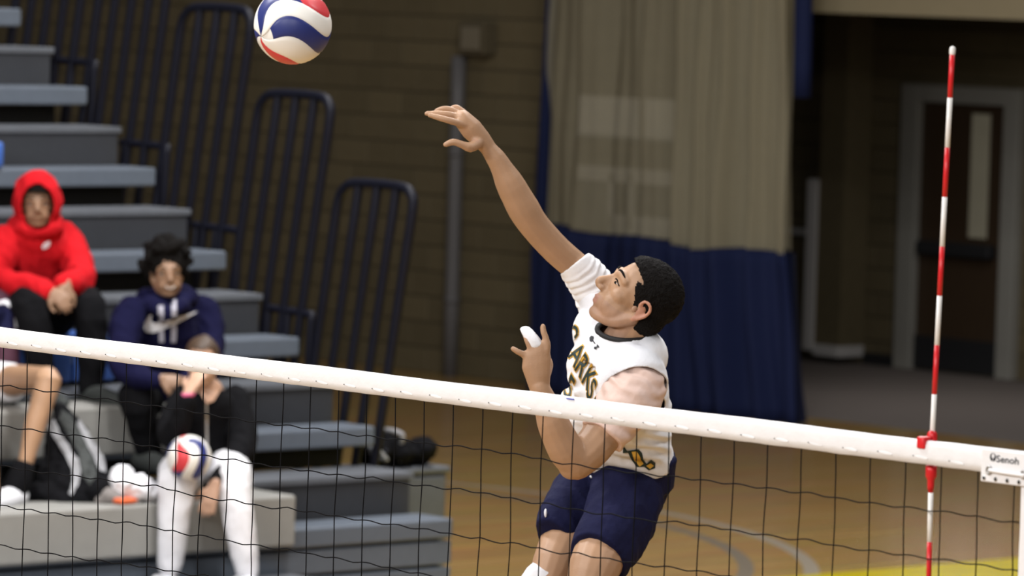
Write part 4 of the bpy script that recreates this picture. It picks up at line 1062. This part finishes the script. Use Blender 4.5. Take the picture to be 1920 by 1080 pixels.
for p in (K(316, 1096, 23.7), K(468, 1098, 23.75)):
    MB().tube([p + FWD * -.08, p, p + FWD * 0.10 - ZUP * 0.01, p + FWD * 0.15 - ZUP * 0.02], [.04, .045, .04, .028], 12, 3).build('shoe', M_WHITECLOTH, gl, True)
volleyball('volleyball', 'red white and blue volleyball held in the lap of white trousers', K(354, 858, 23.62), cv(-.35, .75, .45), cv(.2, -.3, .9))

# --- bare-legged player at the left edge
bp = thing('person', 'seated person in white shorts with bare legs at the left edge', 'person', K(20, 945, 23.6), 'spectators seated on the bleacher')
lF = FWD; lL = LEFT; lU = ZUP
b = MB(); hc = K(-70, 450, 24.25)
Hb = head_shape(b, hc, lF, lL, lU, 0.98)
torso(b, [(K(-60, 705, 24.5), .16, .12), (K(-60, 660, 24.45), .15, .11), (K(-60, 580, 24.38), .17, .12), (K(-65, 530, 24.32), .10, .08)])
b.tube([K(-70, 470, 24.28), K(-66, 535, 24.33)], [.056, .062], 12, 3)
b.tube([K(-40, 728, 24.45), K(15, 714, 24.2), K(82, 712, 23.75), K(90, 718, 23.7), K(68, 790, 23.66), K(48, 868, 23.62), K(38, 900, 23.60)], [.085, .075, .062, .060, .052, .036, .034], 16, 3)
b.tube([K(-75, 728, 24.4), K(-50, 760, 23.9), K(-35, 790, 23.5), K(-22, 930, 23.45), K(-14, 1080, 23.4)], [.085, .075, .060, .055, .036], 16, 3)
b.tube([K(-120, 560, 24.2), K(-130, 640, 24.1), K(-80, 700, 24.0)], [.05, .045, .03], 12, 3)
b.remesh('body', M_SKIN, 0.007, 2, bp)
h = MB(); h.ell(hc + lU * 0.03 - lF * 0.012, lF * .100, lL * .084, lU * .088, 24, 14)
hh = h.remesh('hair', M_HAIR, 0.007, 1, bp); trim(hh, lambda co: (co - hc).dot(lF) > 0.035 and (co - hc).dot(lU) < 0.06)
h = MB()
torso(h, [(K(-58, 720, 24.5), .18, .15), (K(-58, 650, 24.45), .18, .15), (K(-60, 585, 24.38), .195, .15), (K(-64, 545, 24.33), .15, .10)])
h.tube([K(-2, 566, 24.5), K(8, 630, 24.42), K(10, 700, 24.35)], [.07, .068, .06], 14, 3)
jb = h.remesh('warm_up_top', M_MAROON, 0.008, 3, bp, wrinkle=wrk(0.008, 9, 2.0))
T = bvh(jb)
decal('white_piping', [[(-8, 566), (10, 562), (24, 570), (32, 588), (33, 615), (27, 615), (26, 590), (19, 577), (9, 570), (-8, 572)]], T, M_WHITECLOTH, jb, 0.006, 24.4, 3)
decal('navy_panel', [[(-8, 574), (9, 572), (18, 579), (24, 592), (25, 617), (-8, 617)]], T, M_NAVY, jb, 0.005, 24.4, 3)
h = MB()
h.tube([K(-55, 730, 24.5), K(-10, 720, 24.3), K(22, 716, 24.18)], [.12, .105, .092], 16, 3, 'flat')
h.tube([K(-75, 730, 24.4), K(-60, 745, 24.1)], [.12, .105], 16, 3, 'flat')
h.remesh('shorts', M_WHITECLOTH, 0.008, 2, bp, wrinkle=wrk(0.006, 12, 2.0))
MB().tube([K(46, 868, 23.62), K(34, 905, 23.60), K(20, 926, 23.60)], [.050, .062, .060], 14, 3, 'flat').build('black_sock', M_BLACKCLOTH, bp, True)
p = K(12, 935, 23.53); v = cv(-.5, -.12, .75).normalized()
MB().tube([p - v * 0.10, p - v * 0.02, p + v * 0.08, p + v * 0.14], [.042, .052, .050, .036], 14, 3).build('shoe', M_WHITECLOTH, bp, True)

# ------------------------------------------------------------------ things on the bleacher
bk = thing('backpack', 'black backpack with grey straps slumped on the pale step block', 'backpack', K(140, 945, 23.75))
h = MB()
h.loft([(K(140, 932, 23.85), CR * .19, CF * .14), (K(138, 890, 23.9), CR * .17, CF * .13), (K(134, 840, 23.98), CR * .12, CF * .11), (K(122, 790, 24.05), CR * .065, CF * .07), (K(114, 768, 24.08), CR * .03, CF * .04)], 20)
h.ell(K(190, 920, 23.8), CR * .09, CU * .055, CF * .10); h.ell(K(80, 925, 23.8), CR * .085, CU * .05, CF * .10)
bb = h.remesh('bag_body', M_BLACKCLOTH, 0.009, 3, bk, wrinkle=wrk(0.018, 12, 1.0, 0.004, 40))
T = bvh(bb)
Za = lambda x, y: (x / 2.25, 600 + y / 2.25)
for poly in ([(232, 420), (255, 480), (295, 540), (330, 590), (345, 640), (330, 700), (305, 742), (292, 735), (305, 680), (300, 630), (270, 560), (225, 490), (205, 450)],
             [(330, 420), (380, 490), (420, 550), (436, 590), (445, 645), (420, 640), (400, 600), (360, 520), (325, 450)],):
    decal('strap', [[Za(*p) for p in poly]], T, M_BAGGREY, bb, 0.012, 23.9, 3)
decal('front_panel', [[Za(*p) for p in [(260, 380), (300, 400), (345, 480), (395, 580), (410, 660), (380, 700), (350, 660), (330, 560), (290, 490), (250, 420)]]], T, M_DKSHOE, bb, 0.006, 23.9, 3)
h = MB()
h.ell(K(232, 905, 23.76), CR * .060, CU * .080, CF * .06); h.ell(K(258, 914, 23.78), CR * .070, CU * .052, CF * .06); h.ell(K(280, 921, 23.82), CR * .045, CU * .036, CF * .05)
tag(h.remesh('plastic_bag', M_WHITECLOTH, 0.007, 2, None, wrinkle=wrk(0.022, 14, 3.0, 0.010, 45)), 'crumpled white plastic bag between backpack and white trousers', 'bag')
h = MB(); h.tube([K(188, 936, 23.72), K(205, 930, 23.72), K(222, 934, 23.70)], [.03, .045, .03], 12, 3)
sp_ = thing('sneaker', 'small grey brown shoe lying beside the black backpack', 'shoe', K(205, 940, 23.72))
h.build('upper', M_SHOEGREY, sp_, True)
MB().tube([K(184, 944, 23.72), K(205, 943, 23.71), K(226, 943, 23.70)], [.014, .016, .014], 8, 3).build('sole', M_DKSHOE, sp_, True)
c = K(236, 939, 23.68)
og = thing('snack_packet', 'small bright orange packet on the pale step block', 'packet', c)
MB().bbox((c.x - 0.05, c.y - 0.045, c.z - 0.012), (c.x + 0.02, c.y + 0.045, c.z + 0.014), 0.008).build('wrapper', M_ORANGE, og, True)
MB().bbox((c.x - 0.045, c.y + 0.045, c.z - 0.006), (c.x + 0.015, c.y + 0.056, c.z + 0.008), 0.003).build('crimped_end', M_ORANGE, og)

# equipment cart behind the bleacher end
ra = hit(847, 874, 1, 9.80); la_ = hit(690, 862, 1, 9.5)
cart = thing('equipment_cart', 'grey panelled equipment cart standing behind the bleacher end', 'cart', ((ra.x + la_.x) / 2, 9.6, 0))
zt = ra.z
MB().bbox((la_.x, 9.25, zt - 0.035), (ra.x, 9.80, zt), 0.01).build('top', M_DECKTOP, cart)
MB().box((la_.x + 0.02, 9.28, 0.12), (ra.x - 0.012, 9.77, zt - 0.035)).build('cabinet', M_RISER, cart)
for z_ in (0.14, 0.5):
    MB().bbox((ra.x - 0.013, 9.30, z_), (ra.x, 9.76, min(z_ + 0.34, zt - 0.05)), 0.005).build('side_panel', M_DECKTOP, cart)
for (xx, yy) in ((la_.x + .08, 9.33), (ra.x - .08, 9.33), (la_.x + .08, 9.70), (ra.x - .08, 9.70)):
    MB().tube([(xx - .015, yy, .06), (xx + .015, yy, .06)], .06, 12, 1, 'flat').build('caster', M_BLACK, cart, True)
h = MB()
for i in range(22):
    rz = RND.uniform(.035, .055)
    q = Vector((RND.uniform(la_.x + .09, ra.x - .07), RND.uniform(9.36, 9.68), zt + rz * 1.25 + RND.uniform(0, .05)))
    h.ell(q, Vector((RND.uniform(.05, .085), 0, 0)), Vector((0, RND.uniform(.05, .09), 0)), Vector((0, 0, rz)))
eb = thing('equipment_bag', 'dark lumpy equipment bag piled with straps on the grey cart', 'bag', ((ra.x + la_.x) / 2, 9.6, zt))
h.remesh('bag_body', M_BLACKCLOTH, 0.011, 2, eb, wrinkle=wrk(0.03, 10, 6.0, 0.01, 40))
for i in range(16):
    a = Vector((RND.uniform(la_.x + .05, ra.x - .15), RND.uniform(9.30, 9.5), zt + RND.uniform(.07, .17)))
    MB().tube([a, a + Vector((RND.uniform(.03, .1), -0.04, RND.uniform(.02, .06))), a + Vector((RND.uniform(.08, .16), -0.02, RND.uniform(-.04, .03))), a + Vector((RND.uniform(.12, .2), 0, -0.05))], RND.uniform(.008, .015), 8, 3).build('strap', (M_BAGGREY, M_RAIL, M_DECKTOP, M_STEP)[i % 4], eb, True)
